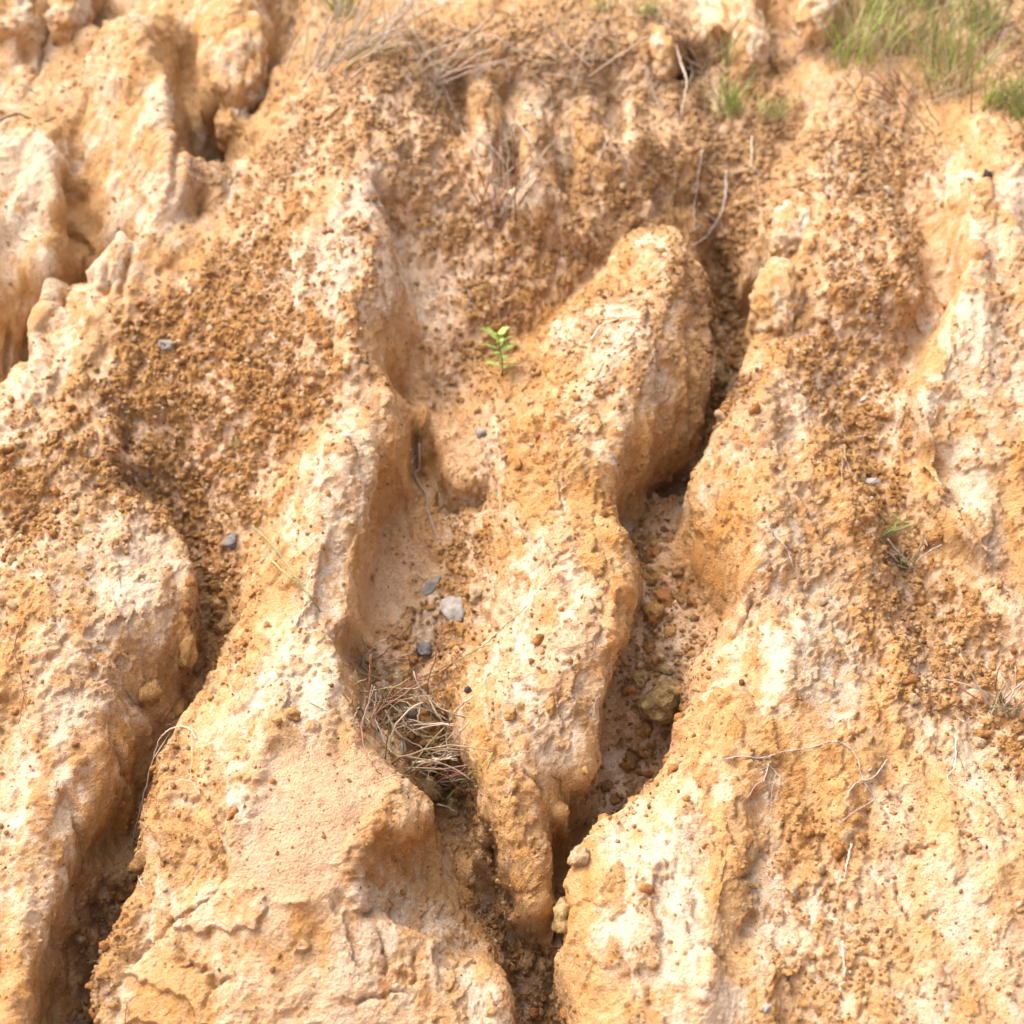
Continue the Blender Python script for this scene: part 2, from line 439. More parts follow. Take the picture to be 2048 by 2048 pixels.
CRUMB = raster([
    (.95, [(330, 560), (520, 430), (640, 470), (560, 560), (640, 680), (620, 800), (570, 930), (500, 1060), (470, 1200), (440, 1350), (390, 1400),
           (400, 1120), (380, 1060), (230, 1000), (225, 850), (140, 760), (230, 640)]),
    (.7, [(-200, 900), (60, 800), (215, 850), (230, 1000), (150, 1060), (0, 1180), (-200, 1200)]),
    (.8, [(540, 250), (740, 60), (1300, 40), (1400, 300), (1290, 450), (1100, 640), (1000, 760), (880, 800), (860, 600), (760, 420), (740, 250),
          (640, 380), (560, 440), (450, 430)]),
    (-1, [(1020, 150), (1085, 200), (1125, 440), (1050, 450), (1020, 300)]), (-1, [(930, 130), (990, 150), (1005, 340), (950, 340)]),
    (-1, [(1150, 170), (1200, 180), (1210, 350), (1175, 340)]), (-1, [(1235, 180), (1285, 190), (1300, 320), (1262, 320)]),
    (.45, [(1150, 650), (1300, 500), (1370, 600), (1250, 800), (1080, 940), (1020, 860)]),
    (.8, [(820, 1080), (1000, 900), (990, 1150), (940, 1300), (940, 1480), (870, 1560), (720, 1450), (690, 1290), (820, 1260), (870, 1150)]),
    (.7, [(860, 930), (960, 890), (1000, 980), (900, 1040)]),
    (.9, [(1380, 420), (1420, 150), (1650, 220), (1560, 400), (1540, 560), (1500, 650), (1490, 760), (1350, 1060), (1420, 760), (1410, 540)]),
    (.35, [(1290, 1060), (1360, 1100), (1430, 1260), (1350, 1450), (1300, 1620), (1190, 1660), (1230, 1480), (1280, 1240)]),
    (.9, [(1700, 150), (1850, 250), (1850, 600), (1780, 760), (1820, 930), (1900, 1120), (1990, 1200), (2100, 1400), (2100, 1650), (1900, 1500),
          (1780, 1350), (1700, 1220), (1790, 1080), (1650, 930), (1560, 700), (1640, 600), (1600, 420), (1660, 250)]),
    (.4, [(1530, 1650), (1700, 1650), (1750, 1900), (1780, 2200), (1500, 2200), (1540, 1900)]),
    (.5, [(680, 300), (720, 380), (780, 560), (740, 800), (680, 900), (600, 860), (600, 560)]),
    (.8, [(1900, -100), (2200, -100), (2200, 300), (1990, 250)]),
    (.5, [(120, 60), (230, 20), (230, 150), (60, 230), (0, 180)]),
    (.75, [(150, 1060), (235, 1000), (420, 1060), (395, 1110), (340, 1050)]),
    (.7, [(170, 1800), (300, 1650), (290, 1780), (200, 1960), (150, 2048)]),
], 34)
SAND = raster([
    (.75, [(795, 1000), (850, 1080), (860, 1200), (800, 1300), (740, 1290), (767, 1079)]),
    (.8, [(861, 897), (912, 860), (990, 850), (960, 900), (900, 930)]),
    (.6, [(1290, 1060), (1400, 1130), (1450, 1250), (1370, 1420), (1290, 1620), (1180, 1700), (1240, 1380)]),
    (.8, [(560, 1480), (690, 1510), (830, 1590), (740, 1650), (700, 1760), (560, 1800), (450, 1790), (510, 1560)]),
    (.7, [(250, 1425), (390, 1430), (380, 1470), (260, 1450)]),
    (.7, [(1060, 455), (1200, 470), (1190, 500), (1070, 490)]),
    (.2, [(1700, 1600), (2200, 1500), (2200, 2200), (1780, 2200)]),
    (.5, [(880, 650), (1010, 740), (900, 870), (840, 830)]),
], 24)
PALE = raster([
    (1, [(225, 1010), (330, 1050), (370, 1150), (300, 1330), (60, 1300), (120, 1130)]),
    (.8, [(0, 1290), (150, 1310), (250, 1400), (150, 1600), (0, 1600)]),
    (1, [(690, 880), (760, 900), (740, 1080), (700, 1230), (600, 1250), (560, 1180), (600, 1000)]),
    (.9, [(560, 1250), (660, 1330), (620, 1420), (430, 1440), (500, 1330)]),
    (.9, [(700, 150), (760, 200), (720, 400), (840, 570), (840, 660), (740, 640), (600, 620), (560, 560), (650, 420)]),
    (.9, [(1343, 446), (1400, 560), (1330, 720), (1240, 860), (1210, 900), (1150, 1020), (1100, 900), (1200, 720), (1120, 660)]),
    (1, [(1000, 1180), (1150, 1060), (1230, 1120), (1210, 1280), (1120, 1480), (960, 1420), (960, 1320)]),
    (.9, [(1560, 940), (1750, 1040), (1700, 1200), (1650, 1350), (1500, 1400), (1400, 1350), (1450, 1150), (1520, 1030)]),
    (.9, [(1573, 691), (1640, 720), (1560, 900), (1440, 930), (1490, 800)]),
    (.9, [(1180, 1850), (1330, 1620), (1420, 1640), (1400, 1800), (1500, 2200), (1180, 2200)]),
    (.9, [(1740, 440), (1860, 590), (1800, 680), (1680, 540)]),
    (1, [(1900, 300), (2050, 290), (2200, 500), (1990, 900), (1980, 1120), (1880, 1000), (1830, 850), (1880, 700)]),
    (.8, [(60, 660), (170, 640), (230, 800), (100, 850), (-80, 900), (-80, 860)]),
    (.8, [(30, 240), (140, 330), (140, 440), (60, 470), (-50, 400)]),
    (.7, [(290, 60), (360, 200), (390, 400), (300, 470), (280, 300)]),
    (.8, [(20, 440), (110, 500), (130, 600), (-50, 640), (-50, 460)]),
    (.9, [(230, 440), (290, 500), (270, 600), (180, 610)]),
    (1.5, [(1020, 150), (1085, 200), (1125, 440), (1050, 450), (1020, 300)]), (1.3, [(1235, 170), (1290, 190), (1300, 330), (1260, 320)]), (1.2, [(930, 130), (985, 160), (1000, 330), (960, 330)]), (.6, [(1150, 170), (1200, 180), (1210, 350), (1175, 340)]),
    (.75, [(450, 1800), (700, 1800), (880, 1895), (880, 2250), (300, 2250)]),
    (.8, [(240, 1800), (450, 1800), (320, 1950), (220, 2200), (210, 1980)]),
    (.8, [(885, 1930), (940, 1930), (1010, 2048), (1010, 2200), (890, 2200)]),
], 26)
OCHRE = raster([
    (1, [(700, 1690), (770, 1655), (860, 1630), (885, 1690), (770, 1810), (705, 1840)]),                                     # warmer, yellower clay
    (.4, [(340, 1880), (480, 1790), (680, 1800), (700, 1850), (560, 1950), (380, 1960)]),
    (.4, [(700, 1850), (880, 1895), (880, 2040), (640, 2040), (560, 1940)]),
    (.8, [(560, 880), (640, 780), (640, 900), (540, 1010)]),
    (.8, [(1480, 980), (1560, 950), (1540, 1100), (1400, 1180), (1370, 1080)]),
    (.6, [(1500, 1350), (1750, 1300), (1800, 1560), (1500, 1700), (1380, 1520)]),
    (.7, [(20, 1450), (250, 1450), (300, 1600), (170, 2048), (0, 2048), (0, 1800)]),
    (.7, [(200, 640), (330, 620), (420, 690), (300, 760)]),
    (.8, [(460, 660), (700, 700), (720, 850), (600, 900), (440, 880)]),
], 24)
SMOOTH = raster([(.8, [(560, 1490), (690, 1510), (800, 1590), (740, 1650), (700, 1740), (560, 1790), (460, 1780), (520, 1570)]),
                 (.35, [(795, 1000), (840, 1080), (830, 1200), (790, 1300), (740, 1290), (767, 1079)]),
                 (.2, [(1720, 1600), (2200, 1500), (2200, 2200), (1800, 2200)])], 18)
SLAB = raster([(1, [(340, 1860), (440, 1790), (700, 1800), (880, 1895), (890, 2250), (230, 2250), (260, 1960)])], 10)
DARK_BED = raster([                                      # gully bottoms and hollows: darker brown tone, more crumbs
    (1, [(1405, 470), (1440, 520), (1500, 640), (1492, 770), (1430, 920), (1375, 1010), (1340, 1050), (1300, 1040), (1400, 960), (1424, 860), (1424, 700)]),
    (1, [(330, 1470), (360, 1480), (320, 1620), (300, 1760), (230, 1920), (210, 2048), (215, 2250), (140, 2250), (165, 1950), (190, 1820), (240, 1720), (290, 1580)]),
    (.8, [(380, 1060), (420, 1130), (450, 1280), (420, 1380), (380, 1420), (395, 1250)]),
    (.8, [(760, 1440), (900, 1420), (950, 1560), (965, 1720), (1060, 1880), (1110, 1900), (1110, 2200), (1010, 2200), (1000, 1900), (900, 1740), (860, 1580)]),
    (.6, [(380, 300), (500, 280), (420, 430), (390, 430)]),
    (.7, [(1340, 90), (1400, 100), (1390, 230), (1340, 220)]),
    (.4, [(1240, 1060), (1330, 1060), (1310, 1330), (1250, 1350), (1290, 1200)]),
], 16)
FLUTED = raster([(1, [(-300, -300), (380, -300), (560, -100), (545, 200), (395, 440), (290, 600), (140, 700), (0, 820), (-300, 960)]),
                 (.8, [(740, 420), (850, 560), (850, 700), (800, 830), (740, 800), (720, 620)]),
                 (1, [(1240, 760), (1345, 600), (1400, 520), (1425, 700), (1420, 900), (1370, 990), (1230, 1070), (1150, 930)]),
                 (.9, [(1420, -80), (1560, -80), (1540, 190), (1430, 190)]),
                 (.8, [(950, 1430), (1200, 1430), (1180, 1660), (1110, 1750), (1100, 1890), (1000, 1810), (950, 1620)]),
                 (.8, [(0, 1480), (190, 1440), (290, 1560), (190, 1800), (150, 2200), (-100, 2200)]),
                 (.6, [(960, 150), (1140, 200), (1130, 440), (980, 420)])], 20)
GRASSY = raster([(1, [(1650, -100), (2200, -100), (2200, 130), (1960, 90), (1700, 80)]), (.7, [(620, -100), (760, -100), (640, 120)])], 30)

# ------------------------------------------------------------------ relief with its smaller forms
P, N, T = base(UU, VV)
X1 = np.zeros_like(P) + np.array([1.0, 0, 0])
P = P + N * H[..., None]
PX, PY = project(P)
vis = (PX > -250) & (PX < 2300) & (PY > -250) & (PY < 2300)
_wx = 34 * fbm(P[..., 0] * 9, P @ SL * 9, PX * 0, 3, 131)
_wy = 34 * fbm(P[..., 0] * 9, P @ SL * 9, PX * 0 + 9, 3, 133)
crumb, sand, pale, ochre, smooth, slab, grassy, dark_bed, fluted = [look(g, PX + _wx, PY + _wy) * vis + d * (1 - vis) for g, d in
                                          ((CRUMB, .5), (SAND, .1), (PALE, .4), (OCHRE, .2), (SMOOTH, 0), (SLAB, 0), (GRASSY, 0), (DARK_BED, 0), (FLUTED, 0))]
crumb = np.maximum(crumb, dark_bed * .8)
wall = sstep(.9, 2.0, steep)
# walls lean out over their feet: tops move outward, feet move in
Hm = sample(blur(REL, 9), UU, VV) * inside + H * (1 - inside)
lean = np.clip(H - Hm, -.06, .06) * 0.22 * sstep(.5, 1.6, steep) / np.maximum(steep, .3)
P = P - lean[..., None] * (gu[..., None] * X1 + gv[..., None] * T)
NN = normals(P)
# coordinates in which forms are drawn out down the slope
qx, qy, qz = P[..., 0], P @ SL, P @ NR
wu = fbm(qx * 3, qy * 3, qz * 3, 2, 5) * .04
big = fbm((qx + wu) * 11, qy * 5, qz * 6, 3, 11)                          # 9 cm lobes
rid = 1 - np.abs(fbm((qx + wu) * 24 + qy * 4, qy * 5 + qx * 10, qz * 4, 2, 23))          # rills
lum = fbm(qx * 42, qy * 32, qz * 42, 3, 31)
fin = fbm(qx * 120, qy * 105, qz * 120, 2, 41)
# on walls the forms run with gravity instead: upright flutes and drip lines
steepv = np.clip(np.maximum(sstep(.7, 1.6, steep), fluted), 0, 1)
X_, Y_, Z_ = P[..., 0], P[..., 1], P[..., 2]
rid = rid + (1 - np.abs(fbm((X_ + wu * .5) * 24, Y_ * 24, Z_ * 4.5, 2, 25)) - rid) * steepv
lum = lum + (fbm(X_ * 48, Y_ * 48, Z_ * 13, 3, 33) - lum) * steepv * .65
fin = fin + (fbm(X_ * 130, Y_ * 130, Z_ * 60, 2, 43) - fin) * steepv * .5
patch = sstep(-.35, .55, fbm(qx * 6, qy * 4.5, qz * 6, 2, 77))
calm = sstep(950, 1500, PY) * vis                     # the lower, wetter-washed faces are smoother
rough = (1 - .92 * smooth) * np.clip(.38 + .5 * patch + .5 * crumb - .06 * calm * (1 - crumb), .2, 1)
d = big * .021 * (1 - .9 * np.maximum(smooth, slab * .8)) * (1 - .5 * crumb) * (1 - .35 * wall)
d += (rid - .6) * (.006 + .011 * np.maximum(wall, .7 * fluted)) * (1 - .8 * crumb) * rough * (1 - .8 * slab)
d += lum * (.0035 + .0035 * crumb + .003 * wall) * rough
d += fin * (.0016 + .0022 * crumb) * np.maximum(rough, .55 * (1 - smooth))
d += .0011 * fbm(qx * 270, qy * 250, qz * 270, 1, 47) * (1 - .6 * smooth)
cr_e = np.maximum(crumb, (.54 - .14 * calm) * (.75 + .5 * patch))
# crusts of rusty soil standing a few mm proud of the cream clay, drawn out down the slope
crA = sstep(.0, .16, fbm(qx * 36 + wu * 30, qy * 21, qz * 30, 3, 53, .6) - .16 + .5 * (cr_e - .42) + .36 * (patch - .6))
crB = sstep(.0, .14, fbm(qx * 92 + wu * 60, qy * 66, qz * 84, 2, 57, .6) - .16 + .55 * (cr_e - .45) + .36 * (patch - .6))
upl = fluted * sstep(620, 480, PX)
crA, crB = crA * (1 - .75 * slab) * (1 - smooth) * (1 - .5 * sand) * (1 - .6 * upl), crB * (1 - .6 * slab) * (1 - smooth) * (1 - .45 * sand) * (1 - .5 * upl)
d += (crA * .0062 + crB * (.0024 + .0024 * crumb)) * (1 - .6 * wall) * (1 - .6 * slab)
pit = sstep(.38, .62, fbm(qx * 60, qy * 52, qz * 60, 2, 67))
d -= pit * .004 * (1 - .8 * upl) * rough * (1 - .5 * wall)
# layered clay slab: broken bedding edges
ter = fbm(qx * 5, qy * 6, qz * 3, 5, 71, .55) + qy * 2.5
step = ter * .9
fr = step - np.floor(step)
d += slab * (-.012 * fr + .012 * sstep(.0, .04, fr)) * .8
# far outside the picture only the coarse form is kept
d *= (1 - sstep(1.3, 2.2, np.abs(SS))) * (1 - sstep(2.0, 2.6, VV)) * sstep(-1.7, -1.2, VV)


def polydist(px, py, pts):
    best = np.full(px.shape, 1e9)
    along = np.zeros(px.shape)
    pts = np.array(pts, float)
    for k, (a, b) in enumerate(zip(pts[:-1], pts[1:])):
        ab = b - a
        t = np.clip(((px - a[0]) * ab[0] + (py - a[1]) * ab[1]) / (ab @ ab), 0, 1)
        dd = np.hypot(px - a[0] - t * ab[0], py - a[1] - t * ab[1])
        along = np.where(dd < best, k + t, along)
        best = np.minimum(best, dd)
    return best, along


CRACKS = [
    (7, .020, [(170, 170), (156, 240), (150, 300), (155, 430)]),
    (6, .018, [(218, 20), (196, 66), (158, 108)]),
    (6, .016, [(88, -30), (96, 60), (74, 140), (30, 215)]),
    (7, .018, [(138, 320), (144, 440), (182, 515), (170, 640)]),
    (7, .022, [(66, 650), (66, 700), (52, 752)]),
    (7, .022, [(104, 645), (99, 700), (96, 735)]),
    (7, .020, [(22, 650), (18, 710), (10, 770)]),
    (7, .020, [(212, 520), (214, 570), (208, 606)]),
    (7, .018, [(262, 500), (246, 560), (240, 602)]),
    (8, .022, [(345, 200), (352, 300), (346, 400)]),
    (6, .016, [(1320, 700), (1310, 780), (1318, 860)]),
    (6, .016, [(1372, 640), (1378, 740), (1372, 850)]),
    (6, .014, [(1235, 900), (1248, 960), (1240, 1010)]),  # (width px, depth m, points)
    (5, .010, [(449, 1739), (420, 1790), (399, 1804), (360, 1835), (326, 1855), (290, 1890), (254, 1928)]),
    (3, .007, [(1797, 1701), (1835, 1695), (1895, 1690)]),
    (3, .008, [(1780, 1750), (1800, 1790), (1815, 1830), (1822, 1842)]),
    (3, .006, [(1830, 1832), (1862, 1828), (1885, 1820)]),
    (3, .006, [(1830, 1950), (1840, 1990), (1860, 2015)]),
    (7, .009, [(1535, 1692), (1518, 1715), (1500, 1748), (1478, 1760)]),
    (8, .010, [(1514, 1818), (1508, 1840), (1492, 1872)]),
    (8, .011, [(1385, 1880), (1420, 1890), (1460, 1910), (1500, 1960), (1520, 2020)]),
    (7, .014, [(1385, 1790), (1390, 1815), (1410, 1860)]),
    (5, .012, [(752, 1852), (762, 1880), (772, 1920), (765, 1950)]),
    (4, .008, [(832, 1900), (830, 1930), (836, 1960), (815, 1980)]),
    (5, .010, [(700, 2010), (760, 1990), (830, 1985)]),
    (6, .014, [(356, 1880), (362, 1925), (385, 1935), (420, 1940)]),
    (7, .014, [(425, 1945), (420, 1970), (440, 1965), (478, 1955)]),
    (4, .008, [(410, 2030), (418, 1990), (424, 1960)]),
    (6, .012, [(205, 1440), (225, 1480), (245, 1540), (258, 1570)]),
    (5, .010, [(130, 1580), (150, 1660), (175, 1730), (180, 1760)]),
    (5, .010, [(90, 1820), (105, 1880), (118, 1925)]),
    (4, .009, [(1047, 1540), (1065, 1560), (1075, 1590)]),
    (5, .010, [(1128, 1620), (1122, 1660), (1115, 1690)]),
    (4, .008, [(1095, 1550), (1118, 1552), (1122, 1580), (1130, 1640)]),
    (4, .008, [(1000, 1780), (1040, 1778), (1070, 1770)]),
    (4, .010, [(1508, 1190), (1500, 1230), (1480, 1270), (1460, 1290)]),
    (4, .008, [(1440, 1430), (1425, 1450), (1410, 1480)]),
    (4, .008, [(1470, 1400), (1450, 1430)]),
    (6, .012, [(1988, 1020), (1994, 1080), (1998, 1150)]),
    (4, .008, [(835, 1720), (842, 1770)]),
    (4, .008, [(1150, 1820), (1210, 1805), (1235, 1770)]),
]
for w, dep, pts in CRACKS:
    a = np.array(pts)
    bx = (PX > a[:, 0].min() - 40) & (PX < a[:, 0].max() + 40) & (PY > a[:, 1].min() - 40) & (PY < a[:, 1].max() + 40)
    jx = PX[bx] + 7 * lum[bx]
    jy = PY[bx] + 7 * fin[bx]
    dd, al = polydist(jx, jy, pts)
    n = len(pts) - 1
    taper = np.clip(np.minimum(al, n - al) * 1.6 + .25, 0, 1)
    d[bx] -= dep * taper * np.exp(-(dd / w) ** 2)

P = P + NN * d[..., None]
NN = normals(P)
PX, PY = project(P)

# ------------------------------------------------------------------ clay colours (albedo, linear)
C_CREAM = np.array([.86, .70, .515])
C_TAN = np.array([.69, .43, .20])
C_OCHRE = np.array([.60, .295, .085])
C_PINK = np.array([.83, .585, .40])
C_SOIL = np.array([.50, .255, .082])
lay = fbm((qx + wu) * 13, qy * 6, qz * 9, 4, 101, .6)
blo = fbm(qx * 46 + wu * 25, qy * 30, qz * 40, 3, 111, .6)
strk = fbm((X_ + wu) * 60, Y_ * 60, Z_ * 9, 3, 121, .6)              # streaks down the walls
w_pale = np.clip(sstep(-.6, .8, lay * .8 + blo * .6 + (pale - .30) * .9 - wall * .55 + .15 * calm + strk * .35 * steepv), 0, 1)
w_och = sstep(.05, .8, -lay * .35 + blo * .8 + (ochre - .25) * .9 + pit * .4 - .08 * calm - strk * .45 * steepv)
cc = C_TAN + (C_CREAM - C_TAN) * w_pale[..., None]
cc = cc + (C_OCHRE - cc) * (w_och * .72)[..., None]
up_ = sstep(.35, 1.25, qy) * vis
w_pink = np.clip(np.maximum(sand, crumb * .8 * (1 - np.maximum(crA, crB))), 0, 1)
cc = cc + (C_PINK - cc) * (w_pink * .8)[..., None]
w_soil = np.clip(np.maximum(crA * (.5 + .5 * sstep(-.5, .3, blo)), crB * (.55 + .35 * crumb)), 0, 1) * (.68 + .26 * crumb - .06 * calm)
soil = C_SOIL + (C_OCHRE - C_SOIL) * np.clip(.8 - crumb + .35 * blo, 0, 1)[..., None]
soil = soil + (np.array([.58, .39, .22]) - soil) * (up_ * .55)[..., None]
cc = cc + (soil - cc) * (w_soil * (1 - .55 * wall))[..., None]
band = sstep(.1, .9, np.sin(ter * 7.5 + blo) * .5 + .5) * slab
cc = cc + (C_OCHRE * 1.15 - cc) * (band * .3)[..., None]
cc = cc + (C_PINK - cc) * ((1 - band) * slab * .35 * sstep(-.2, .4, lay))[..., None]
cc = cc + (np.array([.17, .085, .036]) - cc) * (dark_bed * .85 * sstep(-.9, .3, blo + lum * .5))[..., None]
cc = np.clip(cc * (1 + .05 * lum + .06 * fin)[..., None], 0, 1)

# ------------------------------------------------------------------ materials
def nodes_of(m):
    m.use_nodes = True
    nt = m.node_tree
    return nt, nt.nodes['Principled BSDF']


def clay_material(name, attr=None, grain=1.0, c=None, c2=None):
    m = bpy.data.materials.new(name)
    nt, b = nodes_of(m)
    L = nt.links.new
    tc = nt.nodes.new('ShaderNodeNewGeometry')
    if attr:
        at = nt.nodes.new('ShaderNodeAttribute')
        at.attribute_name = attr
        base_col = at.outputs['Color']
    else:
        nb = nt.nodes.new('ShaderNodeTexNoise')
        nb.inputs['Scale'].default_value = 70
        nb.inputs['Detail'].default_value = 4
        L(tc.outputs['Position'], nb.inputs['Vector'])
        rb = nt.nodes.new('ShaderNodeMapRange')
        rb.inputs[1].default_value, rb.inputs[2].default_value = .36, .64
        L(nb.outputs[0], rb.inputs[0])
        mb = nt.nodes.new('ShaderNodeMix')
        mb.data_type = 'RGBA'
        L(rb.outputs[0], mb.inputs[0])
        mb.inputs[6].default_value = (*c, 1)
        mb.inputs[7].default_value = (*c2, 1)
        base_col = mb.outputs[2]
    n1 = nt.nodes.new('ShaderNodeTexNoise')
    n1.inputs['Scale'].default_value = 260
    n1.inputs['Detail'].default_value = 5
    n1.inputs['Roughness'].default_value = .65
    n2 = nt.nodes.new('ShaderNodeTexNoise')
    n2.inputs['Scale'].default_value = 75
    n2.inputs['Detail'].default_value = 6
    n2.inputs['Roughness'].default_value = .62
    for n in (n1, n2):
        L(tc.outputs['Position'], n.inputs['Vector'])
    # flecks of rusty soil
    r = nt.nodes.new('ShaderNodeMapRange')
    r.inputs[1].default_value, r.inputs[2].default_value = .58, .70
    L(n2.outputs[0], r.inputs[0])
    mx = nt.nodes.new('ShaderNodeMix')
    mx.data_type = 'RGBA'
    mx.inputs[7].default_value = (.50, .27, .095, 1)
    mul = nt.nodes.new('ShaderNodeMath')
    mul.operation = 'MULTIPLY'
    mul.inputs[1].default_value = .55
    L(r.outputs[0], mul.inputs[0])
    L(mul.outputs[0], mx.inputs[0])
    L(base_col, mx.inputs[6])
    # fine value grain
    r2 = nt.nodes.new('ShaderNodeMapRange')
    r2.inputs[1].default_value, r2.inputs[2].default_value = .3, .7
    r2.inputs[3].default_value, r2.inputs[4].default_value = .78, 1.12
    L(n1.outputs[0], r2.inputs[0])
    vm = nt.nodes.new('ShaderNodeVectorMath')
    vm.operation = 'SCALE'
    L(mx.outputs[2], vm.inputs[0])
    L(r2.outputs[0], vm.inputs['Scale'])
    L(vm.outputs[0], b.inputs['Base Color'])
    b.inputs['Roughness'].default_value = .95
    b.inputs['Specular IOR Level'].default_value = .15
    n3 = nt.nodes.new('ShaderNodeTexNoise')
    n3.inputs['Scale'].default_value = 620
    n3.inputs['Detail'].default_value = 3
    L(tc.outputs['Position'], n3.inputs['Vector'])
    r4 = nt.nodes.new('ShaderNodeMapRange')
    r4.inputs[1].default_value, r4.inputs[2].default_value = .32, .68
    r4.inputs[3].default_value, r4.inputs[4].default_value = .84, 1.14
    L(n3.outputs[0], r4.inputs[0])
    vm2 = nt.nodes.new('ShaderNodeVectorMath')
    vm2.operation = 'SCALE'
    L(vm.outputs[0], vm2.inputs[0])
    L(r4.outputs[0], vm2.inputs['Scale'])
    L(vm2.outputs[0], b.inputs['Base Color'])
    ad = nt.nodes.new('ShaderNodeMath')
    ad.operation = 'ADD'
    L(n1.outputs[0], ad.inputs[0])
    L(n2.outputs[0], ad.inputs[1])
    bp = nt.nodes.new('ShaderNodeBump')
    bp.inputs['Strength'].default_value = 1.0
    bp.inputs['Distance'].default_value = .009 * grain
    L(ad.outputs[0], bp.inputs['Height'])
    L(bp.outputs[0], b.inputs['Normal'])
    return m


CLAY = clay_material('eroded clay', 'tint')


def grid_mesh(name, P, tint, wrap=False, nrm=None, mask=None):
    """quad mesh of a grid of points; mask keeps some of its quads"""
    nr, nc = P.shape[:2]
    idx = np.arange(nr * nc).reshape(nr, nc)
    if wrap:
        idx = np.concatenate([idx, idx[:, :1]], 1)
    q = np.stack([idx[:-1, :-1], idx[:-1, 1:], idx[1:, 1:], idx[1:, :-1]], -1).reshape(-1, 4)
    p = P.reshape(-1, 3)
    t = tint.reshape(-1, 3)
    nn = None if nrm is None else nrm.reshape(-1, 3)
    if mask is not None:
        q = q[mask.reshape(-1)]
        used, inv = np.unique(q, return_inverse=True)
        q = inv.reshape(-1, 4)
        p, t = p[used], t[used]
        nn = None if nn is None else nn[used]
    me = bpy.data.meshes.new(name)
    me.vertices.add(len(p))
    me.vertices.foreach_set('co', p.reshape(-1).astype(np.float32))
    me.loops.add(q.size)
    me.loops.foreach_set('vertex_index', q.reshape(-1).astype(np.int32))
    me.polygons.add(len(q))
    me.polygons.foreach_set('loop_start', np.arange(0, q.size, 4, dtype=np.int32))
    me.update()
    me.polygons.foreach_set('use_smooth', np.ones(len(q), bool))
    ca = me.color_attributes.new('tint', 'FLOAT_COLOR', 'POINT')
    ca.data.foreach_set('color', np.concatenate([t, np.ones((len(t), 1))], 1).reshape(-1).astype(np.float32))
    if nn is not None:
        me.normals_split_custom_set_from_vertices(nn.astype(np.float32))
    return me


def link(name, me, mat, parent=None, **props):
    o = bpy.data.objects.new(name, me)
    if me is not None and mat is not None and not me.materials:
        me.materials.append(mat)
    for k, v in props.items():
        if v:
            o[k] = v
    o.parent = parent
    col.objects.link(o)
    return o


